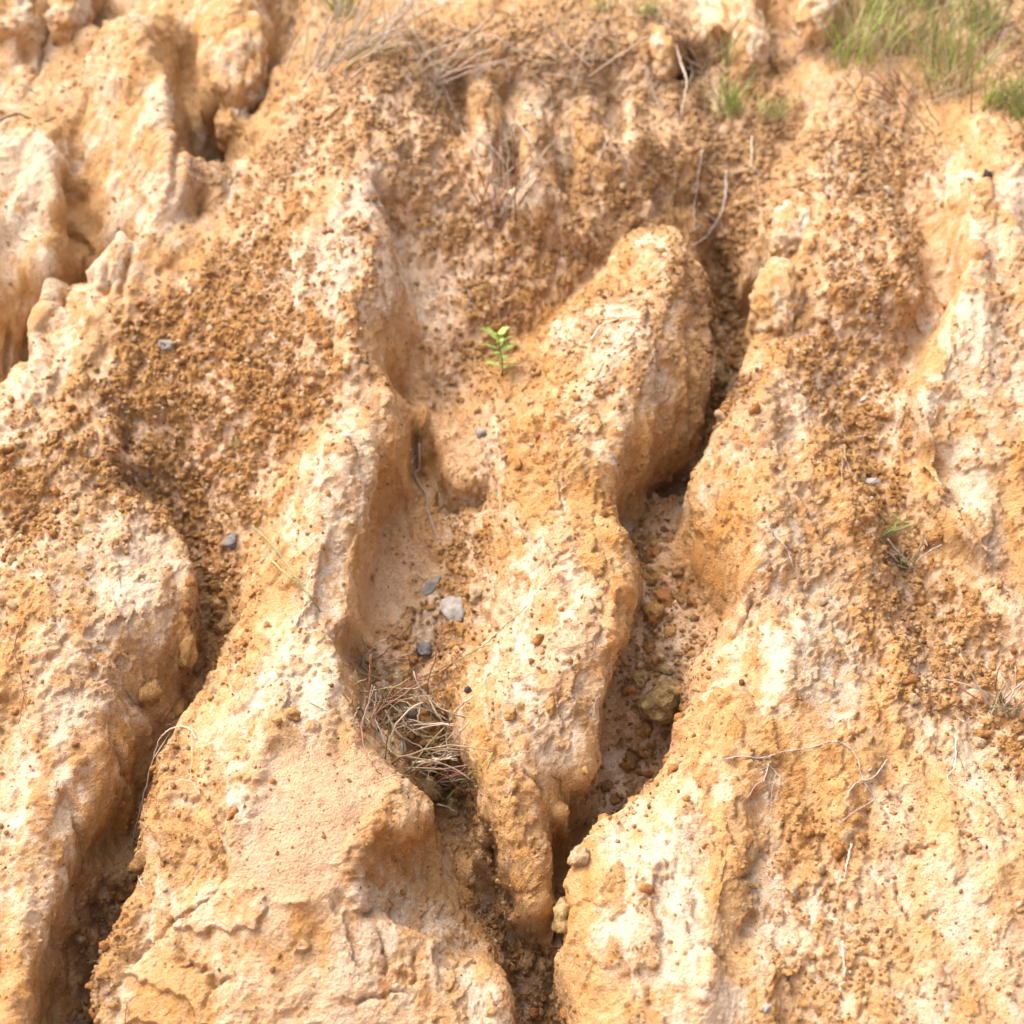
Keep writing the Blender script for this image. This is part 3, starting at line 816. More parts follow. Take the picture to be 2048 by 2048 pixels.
# ------------------------------------------------------------------ the ground, cut where ridge, bank and gully meet
REGIONS = [
    ('gully_bed', 'sandy bed of the middle gully with rusty soil and dead grass',
     [(800, 830), (980, 850), (1000, 900), (985, 1150), (945, 1300), (930, 1480), (975, 1600), (960, 1700), (1010, 1815), (1100, 1890), (1150, 1910), (1140, 2250),
      (1010, 2250), (1020, 1945), (895, 1740), (870, 1600), (770, 1540), (690, 1400), (690, 1290), (745, 1270), (752, 1223), (767, 1079), (815, 985)]),
    ('gully_bed', 'deep shaded bed of the gully between middle and right ridges, dark clods on pink sand',
     [(1395, 440), (1440, 480), (1520, 600), (1500, 760), (1435, 915), (1375, 1000), (1362, 1100), (1377, 1151), (1442, 1260), (1384, 1368), (1370, 1507), (1310, 1620),
      (1200, 1685), (1150, 1760), (1150, 1900), (1100, 1890), (1100, 1765), (1187, 1656), (1216, 1468), (1281, 1223), (1235, 1065), (1320, 1035), (1420, 880), (1405, 560)]),
    ('gully_bed', 'dark narrow bed of the left gully running down to the bottom edge',
     [(370, 1050), (410, 1110), (470, 1230), (460, 1310), (406, 1413), (348, 1504), (304, 1656), (293, 1775), (225, 1935), (203, 2000), (217, 2250), (130, 2250), (186, 1860),
      (268, 1640), (335, 1475), (388, 1370), (391, 1300), (384, 1170)]),
    ('clay_ridge', 'middle clay ridge with pale pitted crest, tapering to a finger at its foot',
     [(1343, 440), (1405, 540), (1420, 700), (1420, 880), (1385, 985), (1320, 1035), (1235, 1068), (1281, 1144), (1281, 1223), (1231, 1380), (1216, 1468), (1187, 1656),
      (1108, 1743), (1100, 1888), (1006, 1815), (955, 1696), (970, 1602), (934, 1489), (948, 1413), (945, 1300), (985, 1150), (1000, 900), (1010, 760), (1080, 690),
      (1242, 540)]),
    ('clay_ridge', 'long cream and ochre clay ridge ending in a smooth broken slab at the bottom',
     [(700, 120), (760, 130), (740, 400), (850, 570), (850, 690), (800, 823), (830, 950), (767, 1079), (752, 1223), (745, 1270), (690, 1290), (690, 1400), (770, 1540), (870, 1600),
      (895, 1740), (1020, 1945), (1010, 2250), (217, 2250), (203, 2000), (225, 1935), (293, 1775), (304, 1656), (348, 1504), (406, 1413), (460, 1310), (470, 1230),
      (543, 1013), (620, 800), (570, 640), (590, 480), (690, 400)]),
    ('clay_ridge', 'rounded cream clay ridge at the left edge with a dome at its head',
     [(-300, 1180), (36, 1200), (150, 1090), (225, 1008), (300, 1020), (355, 1078), (384, 1170), (391, 1300), (388, 1370), (335, 1475), (268, 1640), (186, 1860), (130, 2250), (-300, 2250)]),
    ('clay_ridge', 'broad right hand clay ridge with a sharp edge over the deep gully',
     [(1520, 600), (1600, 640), (1660, 720), (1600, 850), (1650, 970), (1750, 1040), (1700, 1220), (1780, 1350), (1900, 1500), (2300, 1700), (2300, 2250), (1140, 2250), (1150, 1900),
      (1150, 1760), (1200, 1685), (1310, 1620), (1370, 1507), (1384, 1368), (1442, 1260), (1377, 1151), (1362, 1100), (1375, 1000), (1435, 915), (1500, 760)]),
    ('clay_ridge', 'pale clay ridge near the right edge beside a furrow of rusty soil',
     [(1900, 280), (2060, 250), (2300, 300), (2300, 1250), (2010, 1180), (1960, 1165), (1890, 1100), (1826, 915), (1780, 780), (1870, 600)]),
    ('clay_bank', 'fluted upper left clay bank of domes and small pinnacles',
     [(-300, -300), (380, -300), (370, 60), (395, 250), (400, 430), (326, 475), (297, 525), (283, 594), (203, 616), (141, 702), (54, 760), (-300, 960)]),
    ('scree_slope', 'slope of rusty orange soil crumbs left of the long ridge',
     [(400, 430), (450, 410), (690, 400), (590, 480), (570, 640), (620, 800), (543, 1013), (470, 1230), (410, 1110), (370, 1050), (300, 1020), (225, 1008), (150, 1090), (36, 1200),
      (-300, 1180), (-300, 960), (54, 760), (141, 702), (203, 616), (283, 594), (326, 475)]),
    ('soil_furrow', 'furrow of rusty soil crumbs and dark clods running down the right side',
     [(1690, 140), (1860, 230), (1900, 290), (1870, 600), (1780, 780), (1826, 915), (1890, 1100), (1960, 1165), (2010, 1180), (2300, 1250), (2300, 1700), (1900, 1500), (1780, 1350),
      (1700, 1220), (1750, 1040), (1650, 970), (1600, 850), (1660, 720), (1600, 640), (1620, 350)]),
]
nlab = 640
xs = (np.arange(nlab) + .5) * 4 - 256
LX, LY = np.meshgrid(xs, xs)
LAB = np.zeros((nlab, nlab), np.int32)
for k in range(len(REGIONS) - 1, -1, -1):
    pl = np.array(REGIONS[k][2], float)
    ins = np.zeros(LAB.shape, bool)
    for (x0, y0), (x1, y1) in zip(pl, np.roll(pl, -1, 0)):
        if y0 != y1:
            ins ^= ((LY < y0) != (LY < y1)) & (LX < (x1 - x0) * (LY - y0) / (y1 - y0) + x0)
    LAB[ins] = k + 1
jit = 14 * blo
ci = np.clip(((PX + jit + 256) / 4).astype(int), 0, nlab - 1)
cj = np.clip(((PY + jit + 256) / 4).astype(int), 0, nlab - 1)
lab = np.where(vis, LAB[cj, ci], 0)[:-1, :-1]
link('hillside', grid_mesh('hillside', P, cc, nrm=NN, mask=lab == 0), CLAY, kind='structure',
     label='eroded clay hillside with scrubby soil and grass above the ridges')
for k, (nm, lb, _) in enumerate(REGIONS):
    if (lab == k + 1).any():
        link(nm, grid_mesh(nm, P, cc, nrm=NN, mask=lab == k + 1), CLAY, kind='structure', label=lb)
bpy.context.view_layer.update()
DG = bpy.context.evaluated_depsgraph_get()
CV = Vector(CAM)
_cache = {}


def hit(px, py):
    """where the line of sight through a photo pixel meets the ground: point, normal, distance"""
    d = Vector(ray(px, py)).normalized()
    ok, p, n, *_ = scene.ray_cast(DG, CV, d)
    if not ok:
        u, v = to_uv(px, py, 0.0)
        p, n = Vector(SL) * float(v) + Vector((float(u), 0, 0)), Vector(NR)
    if n.dot(d) > 0:
        n = -n
    return p, n, (p - CV).length


def mm(px, py):
    """metres covered by one photo pixel at the ground there"""
    p, n, dist = hit(px, py)
    return (p - CV).dot(Vector(F_)) * TAN / 1024


# ------------------------------------------------------------------ stones and clods
def rock_mesh(name, seed, sub=2, rough=.25, facet=False):
    r = random.Random(seed)
    import bmesh
    bm = bmesh.new()
    bmesh.ops.create_icosphere(bm, subdivisions=sub, radius=1)
    co = np.array([v.co[:] for v in bm.verts])
    o = np.array([r.uniform(-50, 50) for _ in range(3)])
    q = co + o
    k = 1 + rough * (1.5 * fbm(q[:, 0] * 1.2, q[:, 1] * 1.2, q[:, 2] * 1.2, 2, seed) + .8 * fbm(q[:, 0] * 3, q[:, 1] * 3, q[:, 2] * 3, 2, seed + 3)
                     + .45 * fbm(q[:, 0] * 7, q[:, 1] * 7, q[:, 2] * 7, 1, seed + 5))
    if facet:                                     # knock flat faces off it
        for _ in range(9):
            nv = np.array([r.gauss(0, 1) for _ in range(3)])
            nv /= np.linalg.norm(nv)
            lim = r.uniform(.5, .8)
            dd = (co * k[:, None]) @ nv
            over = dd > lim
            k[over] *= (lim / dd[over])
    co = co * k[:, None]
    for v, c in zip(bm.verts, co):
        v.co = c
    if not facet:
        for f in bm.faces:
            f.smooth = True
    me = bpy.data.meshes.new(name)
    bm.to_mesh(me)
    bm.free()
    return me


def plain_material(name, c, c2, scale=60, rough=.9, bump=.004, spec=.25):
    """two-tone mottled mineral or plant surface"""
    m = bpy.data.materials.new(name)
    nt, b = nodes_of(m)
    L = nt.links.new
    tc = nt.nodes.new('ShaderNodeTexCoord')
    n = nt.nodes.new('ShaderNodeTexNoise')
    n.inputs['Scale'].default_value = scale
    n.inputs['Detail'].default_value = 6
    n.inputs['Roughness'].default_value = .65
    geo = nt.nodes.new('ShaderNodeNewGeometry')
    L(geo.outputs['Position'], n.inputs['Vector'])
    r = nt.nodes.new('ShaderNodeMapRange')
    r.inputs[1].default_value, r.inputs[2].default_value = .36, .64
    L(n.outputs[0], r.inputs[0])
    mx = nt.nodes.new('ShaderNodeMix')
    mx.data_type = 'RGBA'
    L(r.outputs[0], mx.inputs[0])
    mx.inputs[6].default_value = (*c, 1)
    mx.inputs[7].default_value = (*c2, 1)
    oi = nt.nodes.new('ShaderNodeObjectInfo')
    r3 = nt.nodes.new('ShaderNodeMapRange')
    r3.inputs[3].default_value, r3.inputs[4].default_value = .82, 1.15
    L(oi.outputs['Random'], r3.inputs[0])
    vm = nt.nodes.new('ShaderNodeVectorMath')
    vm.operation = 'SCALE'
    L(mx.outputs[2], vm.inputs[0])
    L(r3.outputs[0], vm.inputs['Scale'])
    L(vm.outputs[0], b.inputs['Base Color'])
    b.inputs['Roughness'].default_value = rough
    b.inputs['Specular IOR Level'].default_value = spec
    if bump:
        bp = nt.nodes.new('ShaderNodeBump')
        bp.inputs['Strength'].default_value = .7
        bp.inputs['Distance'].default_value = bump
        L(n.outputs[0], bp.inputs['Height'])
        L(bp.outputs[0], b.inputs['Normal'])
    return m


M_GREY = plain_material('grey slate', (.20, .195, .185), (.36, .33, .285), 60)
M_DARK = plain_material('dark blue grey stone', (.09, .095, .10), (.22, .20, .18), 60)
M_BLACK = plain_material('dark pebble', (.035, .03, .03), (.08, .06, .05), 120)
M_WHITE = plain_material('white quartz', (.50, .45, .37), (.64, .58, .48), 90)
M_OCHRE = clay_material('ochre clod', None, 1.0, (.48, .26, .085), (.62, .39, .17))
M_BROWN = clay_material('brown clod', None, 1.0, (.22, .12, .05), (.38, .22, .09))
M_RUST = clay_material('rust clod', None, 1.0, (.42, .19, .07), (.54, .28, .10))
M_MOTTLE = clay_material('mottled ochre stone', None, 1.0, (.26, .165, .06), (.60, .44, .22))
M_TAN = clay_material('tan clay clod', None, 1.0, (.58, .39, .20), (.74, .55, .36))


def place(o, px, py, w, h, flat=.75, sink=.3, ang=0.0, spin=None, r=random):
    """sit a unit rock on the ground at a pixel, w by h photo pixels across"""
    p, n, dist = hit(px, py)
    k = (p - CV).dot(Vector(F_)) * TAN / 1024
    up = (n + Vector(NR) * .8).normalized()
    ax = Vector((math.cos(ang), 0, 0)) + Vector(SL) * math.sin(ang)
    ax = (ax - up * ax.dot(up)).normalized()
    ay = up.cross(ax)
    rx, ry = w * k / 2, h * k / 2 * 1.12
    rz = min(rx, ry) * flat
    m = Matrix((ax, ay, up)).transposed().to_4x4()
    o.matrix_world = Matrix.Translation(p + up * rz * (1 - 2 * sink)) @ m @ Matrix.Diagonal((rx, ry, rz, 1))


STONES = [  # name, label, category, x, y, w, h, angle deg, material, faceted, flat
    ('stone', 'light grey angular stone high on the orange soil slope at left', 'stone', 340, 695, 50, 40, 20, M_GREY, 1, .6),
    ('stone', 'dark grey stone alone in rusty soil beside the cream dome', 'stone', 464, 1086, 38, 32, -10, M_DARK, 1, .7),
    ('slate', 'pale grey slate flake lying slanted in the sandy middle gully', 'stone', 866, 1168, 66, 26, 38, M_GREY, 1, .5),
    ('stone', 'round tan grey stone half buried beside the pale slate flake', 'stone', 955, 1190, 44, 40, 0, M_TAN, 0, .8),
    ('stone', 'flat greenish grey stone half buried below the pale slate flake', 'stone', 912, 1222, 50, 46, 30, M_GREY, 0, .4),
    ('stone', 'blue grey stone at the head of the dead grass tangle', 'stone', 842, 1298, 46, 36, 10, M_DARK, 1, .8),
    ('stone', 'small brown stone touching the blue grey stone in the middle gully', 'stone', 886, 1296, 32, 38, 60, M_BROWN, 1, .8),
    ('stone', 'small blue black stone among dead grass stems', 'stone', 826, 1428, 24, 22, 0, M_DARK, 1, .8),
    ('stone', 'small dark stone against the left foot of the middle ridge', 'stone', 937, 1380, 20, 18, 0, M_BLACK, 1, .8),
    ('stone', 'slim grey stone standing under the dead grass stems', 'stone', 806, 1494, 16, 28, 0, M_GREY, 1, .7),
    ('stone', 'grey stone in the right furrow above the ridge corner', 'stone', 1743, 966, 34, 22, 0, M_GREY, 1, .7),
    ('stone', 'small grey stone in the middle of the right furrow', 'stone', 1728, 800, 24, 18, 0, M_GREY, 1, .7),
    ('stone', 'small dull grey stone at the top of the right ridge crest', 'stone', 1707, 727, 18, 18, 0, M_GREY, 1, .7),
    ('pebble', 'round black pebble on the pale ridge near the right edge', 'pebble', 1973, 351, 20, 20, 0, M_BLACK, 0, .9),
    ('pebble', 'small dark pebble in the upper right soil furrow', 'pebble', 1727, 344, 14, 13, 0, M_BLACK, 0, .9),
    ('pebble', 'whitish pebble in the upper right soil furrow', 'pebble', 1775, 382, 24, 14, 0, M_WHITE, 0, .7),
    ('boulder', 'mottled ochre stone wedged across the deep right gully', 'rock', 1330, 1400, 100, 92, 10, M_MOTTLE, 1, .9),
    ('clay_clod', 'round ochre clod among dark clods in the right gully', 'clod', 1310, 1228, 42, 40, 0, M_OCHRE, 0, .9),
    ('clay_slab', 'tan upright clay slab leaning out from the long ridge wall', 'rock', 857, 742, 30, 52, 10, M_TAN, 1, .9),
    ('pebble', 'grey pebble on the flat pink mound in the middle gully', 'pebble', 963, 867, 22, 18, 0, M_GREY, 0, .7),
    ('stone', 'grey square stone beside a clay lobe at the bottom right', 'stone', 1531, 2018, 22, 24, 0, M_GREY, 1, .9),
    ('clay_clod', 'red brown clod alone on the smooth pale slab', 'clod', 466, 1627, 14, 24, -30, M_RUST, 0, .9),
    ('clay_clod', 'small red brown clod near the left edge of the smooth slab', 'clod', 422, 1690, 13, 13, 0, M_RUST, 0, .9),
    ('clay_clod', 'small rusty clod at the upper rim of the smooth slab', 'clod', 547, 1565, 13, 11, 0, M_RUST, 0, .9),
    ('pebble', 'tiny dark pebble on the layered ochre clay at the bottom', 'pebble', 545, 1940, 11, 10, 0, M_BROWN, 0, .9),
    ('clay_clod', 'ochre clod on the pale face of the middle ridge finger', 'clod', 1022, 1430, 26, 22, 0, M_OCHRE, 0, .9),
    ('clay_clod', 'long ochre clod on the pale lower middle ridge', 'clod', 1100, 1413, 18, 32, 0, M_OCHRE, 0, .9),
    ('clay_clod', 'rusty clod on the white crest of the middle ridge', 'clod', 1077, 1281, 26, 20, 20, M_RUST, 0, .9),
    ('clay_clod', 'large ochre clod stuck at the side of the left gully', 'clod', 372, 1303, 36, 58, 0, M_OCHRE, 0, .9),
    ('clay_clod', 'ochre clod on the shelf below the cream dome', 'clod', 356, 1422, 30, 40, 0, M_OCHRE, 0, .9),
    ('clay_clod', 'wide ochre clod on the shelf below the cream dome', 'clod', 292, 1390, 44, 46, 0, M_OCHRE, 0, .8),
    ('clay_clod', 'dark brown clod deep in the narrow left gully', 'clod', 285, 1730, 44, 40, 0, M_BROWN, 0, .9),
    ('clay_clod', 'brown ochre clod under the dead grass at the gully neck', 'clod', 858, 1580, 50, 44, 0, M_MOTTLE, 0, .9),
    ('clay_clod', 'square ochre clod in the neck of the middle gully', 'clod', 905, 1612, 40, 40, 20, M_MOTTLE, 1, .9),
    ('clay_clod', 'pale clod at the foot of the wall below the middle ridge', 'clod', 1162, 1712, 46, 40, 0, M_TAN, 0, .9),
    ('clay_clod', 'ochre clod wedged right of the finger tip', 'clod', 1132, 1838, 46, 60, 0, M_MOTTLE, 0, .9),
    ('clay_clod', 'rusty clod on the long ridge above the smooth slab', 'clod', 580, 1430, 40, 30, 20, M_OCHRE, 0, .6),
]
for i, (nm, lb, ct, x, y, w, h, a, mat, fc, fl) in enumerate(STONES):
    o = link(nm, rock_mesh(nm, 300 + i, 3 if max(w, h) > 22 else 2, .24 if fc else .27, bool(fc)), mat, label=lb, category=ct)
    place(o, x, y, w, h, fl, .36, math.radians(a))

# clods lying in the right gully and in the other gully beds
DARK_CLODS = [(1296, 1122, 40, 26), (1310, 1152, 60, 26), (1354, 1144, 34, 28), (1304, 1166, 38, 22), (1329, 1196, 46, 28), (1365, 1200, 32, 28), (1340, 1262, 48, 36),
              (1296, 1292, 30, 34), (1325, 1334, 46, 30), (1362, 1180, 20, 16), (1390, 1236, 20, 14), (1312, 1088, 30, 22), (1330, 1062, 26, 18), (1276, 1360, 30, 26),
              (1374, 1302, 22, 14), (1300, 1330, 22, 20), (1288, 1460, 40, 30), (1262, 1520, 46, 34), (1244, 1480, 26, 24), (1232, 1600, 28, 20), (1212, 1572, 34, 28),
              (1268, 1626, 20, 14), (1420, 700, 26, 20), (1446, 760, 30, 22), (1440, 820, 26, 22), (1462, 710, 22, 18)]
for i, (x, y, w, h) in enumerate(DARK_CLODS):
    row = ('in the dark upper neck of the right gully' if y < 900 else 'near the bend of the right gully' if y < 1140 else 'above the round ochre clod in the right gully' if y < 1215 else
           'on pink sand below the round ochre clod' if y < 1310 else 'beside the mottled stone in the right gully' if y < 1440 else 'below the mottled stone' if y < 1540 else 'low in the right gully')
    ends = {900: (1410, 1480), 1140: (1270, 1350), 1215: (1285, 1370), 1310: (1290, 1390), 1440: (1260, 1330), 1540: (1240, 1320)}
    lo_, hi_ = next((e for k, e in ends.items() if y < k), (1200, 1300))
    f_ = (x - lo_) / (hi_ - lo_)
    sz = 'large' if w * h > 1500 else 'middling' if w * h > 750 else 'small'
    sd_ = 'left' if f_ < .34 else 'right' if f_ > .66 else 'middle'
    hue, mt = (('brown', M_BROWN), ('ochre', M_OCHRE), ('brown', M_BROWN), ('olive mottled', M_MOTTLE), ('rusty', M_RUST))[i % 5]
    o = link('clay_clod', rock_mesh('clay_clod', 500 + i, 3, .3, i % 3 == 0), mt, category='clod', group='clods on the bed of the right gully', label=f"{sz} {hue} clod {row}, {sd_} side")
    place(o, x, y, w * random.uniform(.7, 1.15), h * random.uniform(.7, 1.1), random.uniform(.5, .85), .4, random.uniform(-.9, .9))


# ------------------------------------------------------------------ clay lumps that stand off the slope
def clay_lump(label, px, py, h, wx, wy, dz, seed, lean=0.0, flute=1.0, pal=.7, top=1.0):
    """a weathered lump: wx by wy photo pixels, dz metres deep, its middle h metres over the slope"""
    na, nb = 110, 80
    th = np.linspace(0, 2 * np.pi, na, endpoint=False)
    ph = np.linspace(-np.pi / 2 + .02, np.pi / 2 - .02, nb)
    A, B = np.meshgrid(th, ph)
    u, v = to_uv(px, py, h)
    c = np.array([float(u), 0, 0]) + SL * float(v) + NR * h
    k = float((c - CAM) @ F_) * TAN / 1024
    rx, ry = wx * k / 2, wy * k / 2 * 1.15
    sx, sy, sz = np.cos(B) * np.cos(A), np.sin(B), np.cos(B) * np.sin(A)
    e = .82
    sx, sy, sz = [np.sign(t) * np.abs(t) ** e for t in (sx, sy, sz)]
    wide = 1 + (top - 1) * (sy * .5 + .5)
    lx, ly, lz = sx * rx * wide, sy * ry, sz * dz * wide
    o = seed * 3.7
    f = 1.0 / max(rx, .02)
    dd = .17 * rx * fbm(sx * 1.3 + o, sy * 1.6, sz * 1.3, 3, seed) \
        - flute * .05 * rx * np.abs(fbm(sx * 3.2 + o, sy * .9, sz * 3.2, 2, seed + 5)) \
        + .006 * fbm(lx * 60 + o, ly * 45, lz * 60, 3, seed + 9) - .004 * sstep(.3, .6, fbm(lx * 60, ly * 50 + o, lz * 60, 2, seed + 4))
    lx, ly, lz = lx + sx * dd, ly + sy * dd, lz + sz * dd
    ex = R_ * math.cos(lean) + SL * math.sin(lean)
    ey = SL * math.cos(lean) - R_ * math.sin(lean)
    Pm = c + lx[..., None] * ex + ly[..., None] * ey + lz[..., None] * NR
    n1 = fbm(lx * 30 + o, ly * 16, lz * 30, 4, seed + 21, .6)
    wp = sstep(-.5, .8, n1 + (pal - .5) * 1.4)
    t = C_TAN + (C_CREAM - C_TAN) * wp[..., None]
    wo = sstep(.1, .8, fbm(lx * 45 + o, ly * 30, lz * 45, 3, seed + 31, .6) + .1)
    t = t + (C_OCHRE - t) * (wo * .6)[..., None]
    ok = link('clay_lump', grid_mesh('clay_lump', Pm, t, wrap=True), CLAY, label=label, category='clay lump')
    return ok


clay_lump('large hanging clay lump above the dark cleft at upper left', 474, 130, .015, 130, 225, .08, 1, .05, 1.2, .2, 1.05)
clay_lump('narrow lower tip of clay under the large hanging lump', 470, 255, -.02, 76, 100, .05, 2, .1, 1.2, .2)
clay_lump('upright clay pillar at the top beside green grass blades', 1490, 60, .045, 74, 240, .07, 3, .06, 1.3, .5)
clay_lump('blunt clay block with a shaded base at the top edge', 1632, 40, .06, 84, 140, .07, 4, -.22, 1.2, .55)
clay_lump('pitted clay lump beside the pale bent branch at the top', 1322, 118, .04, 62, 120, .06, 5, .05, 1.0, .25)
clay_lump('rounded cream knob, upper of two beside the right gully', 1582, 475, .05, 82, 132, .07, 6, -.22, .9, .75)
clay_lump('rounded tan knob, lower of two beside the right gully', 1552, 622, .045, 108, 156, .09, 7, -.1, .8, .45)
clay_lump('pale clay pillar at the top left corner', 142, 40, .06, 66, 130, .07, 8, -.12, 1.2, .75)
clay_lump('crumbling clay block in the top left corner', 45, 50, .05, 120, 130, .08, 9, .1, 1.3, .35)
clay_lump('slim pale clay column on the upper middle slope', 1078, 385, .01, 62, 150, .035, 10, -.1, 1.2, .85)
clay_lump('small pale clay knob above the apex of the middle ridge', 1284, 425, -.01, 34, 60, .03, 12, .0, 1.0, .75)

# ------------------------------------------------------------------ loose soil crumbs
core = (PX > -60) & (PX < 2110) & (PY > -60) & (PY < 2110)
ar = np.linalg.norm(np.cross(P[:-1, 1:] - P[:-1, :-1], P[1:, :-1] - P[:-1, :-1]), axis=-1)
clump = sstep(-.25, .5, blo + .35 * lum)
dens = crumb * (.15 + .85 * np.maximum(crA, crB)) + .22 * np.maximum(crB, crA) * (1 - smooth) * (1 - .5 * slab) + .02
dens = np.maximum(dens, .5 * smooth * (1 - slab)) * (1 - .75 * wall)
dens = dens + .45 * dark_bed + .7 * sand * (1 - smooth) * (PX > 1150) + .15 * sand * (PX > 745) * (PX < 1150)
dens = np.clip(dens, 0, 1)[:-1, :-1] * ar * core[:-1, :-1]
cdf = np.cumsum(dens.reshape(-1))
NCR = 54000
pick = np.searchsorted(cdf, rng.random(NCR) * cdf[-1])
pj, pi_ = np.unravel_index(np.clip(pick, 0, dens.size - 1), dens.shape)
fa, fb = rng.random((2, NCR, 1))
CP = P[pj, pi_] * (1 - fa) + P[pj, pi_ + 1] * fa + (P[pj + 1, pi_] - P[pj, pi_]) * fb
CN = NN[pj, pi_]
CR = .0023 * np.exp(rng.normal(0, .54, NCR)) * (.8 + .4 * np.clip(crumb[pj, pi_], 0, 1))
CR *= (1 - .62 * smooth[pj, pi_]) * (1 + .7 * np.clip(sand[pj, pi_] + dark_bed[pj, pi_], 0, 1) * (PX[pj, pi_] > 1150))
CR = np.clip(CR, .0009, .0086)
T_CR = np.array([(.50, .28, .105), (.55, .33, .14), (.45, .235, .09), (.66, .46, .27), (.34, .155, .06), (.24, .12, .055), (.72, .53, .34), (.15, .09, .06)])
kind = rng.choice(len(T_CR), NCR, p=[.32, .28, .15, .14, .04, .01, .06, .0])
CT = T_CR[kind] * rng.uniform(.85, 1.15, (NCR, 1))
CT = CT + (np.array([.58, .40, .235]) - CT) * (up_[pj, pi_] * .65)[:, None]
CT = CT + (np.array([.24, .125, .05]) - CT) * (np.clip(dark_bed[pj, pi_] + .6 * sand[pj, pi_] * (PX[pj, pi_] > 1150), 0, 1) * .9 * rng.random(NCR) ** .5)[:, None]
ph = (1 + 5 ** .5) / 2
ICO = np.array([(-1, ph, 0), (1, ph, 0), (-1, -ph, 0), (1, -ph, 0), (0, -1, ph), (0, 1, ph), (0, -1, -ph), (0, 1, -ph), (ph, 0, -1), (ph, 0, 1), (-ph, 0, -1), (-ph, 0, 1)])
ICO /= np.linalg.norm(ICO[0])
ICF = np.array([(0, 11, 5), (0, 5, 1), (0, 1, 7), (0, 7, 10), (0, 10, 11), (1, 5, 9), (5, 11, 4), (11, 10, 2), (10, 7, 6), (7, 1, 8), (3, 9, 4), (3, 4, 2), (3, 2, 6),
                (3, 6, 8), (3, 8, 9), (4, 9, 5), (2, 4, 11), (6, 2, 10), (8, 6, 7), (9, 8, 1)])
seen_big = (PX[pj, pi_] > 10) & (PX[pj, pi_] < 2038) & (PY[pj, pi_] > 10) & (PY[pj, pi_] < 2038)
score = np.where(seen_big, CR / ((CP - CAM) @ F_), 0)
order = np.argsort(-score)
BIG, REST = order[:230], order[230:]


def soft_mesh(name, co, faces, tint):
    me = bpy.data.meshes.new(name)
    me.vertices.add(len(co))
    me.vertices.foreach_set('co', co.reshape(-1).astype(np.float32))
    me.loops.add(faces.size)
    me.loops.foreach_set('vertex_index', faces.reshape(-1).astype(np.int32))
    k = faces.shape[1]
    me.polygons.add(len(faces))
    me.polygons.foreach_set('loop_start', np.arange(0, faces.size, k, dtype=np.int32))
    me.update()
    ca = me.color_attributes.new('tint', 'FLOAT_COLOR', 'POINT')
    ca.data.foreach_set('color', np.concatenate([tint, np.ones((len(tint), 1))], 1).reshape(-1).astype(np.float32))
    return me


def crumbs(sel):
    n = len(sel)
    v = ICO[None] * rng.uniform(.55, 1.3, (n, 12, 1)) * rng.uniform(.6, 1.3, (n, 1, 3))
    q = rng.normal(size=(n, 4))
    q /= np.linalg.norm(q, axis=1, keepdims=True)
    w, x, y, z = q.T
    Rm = np.stack([1 - 2 * (y * y + z * z), 2 * (x * y - z * w), 2 * (x * z + y * w), 2 * (x * y + z * w), 1 - 2 * (x * x + z * z), 2 * (y * z - x * w),
                   2 * (x * z - y * w), 2 * (y * z + x * w), 1 - 2 * (x * x + y * y)], -1).reshape(n, 3, 3)
    v = np.einsum('nij,nkj->nki', Rm, v) * CR[sel][:, None, None]
    v = v + (CP[sel] + CN[sel] * (CR[sel] * .1)[:, None])[:, None]
    return v


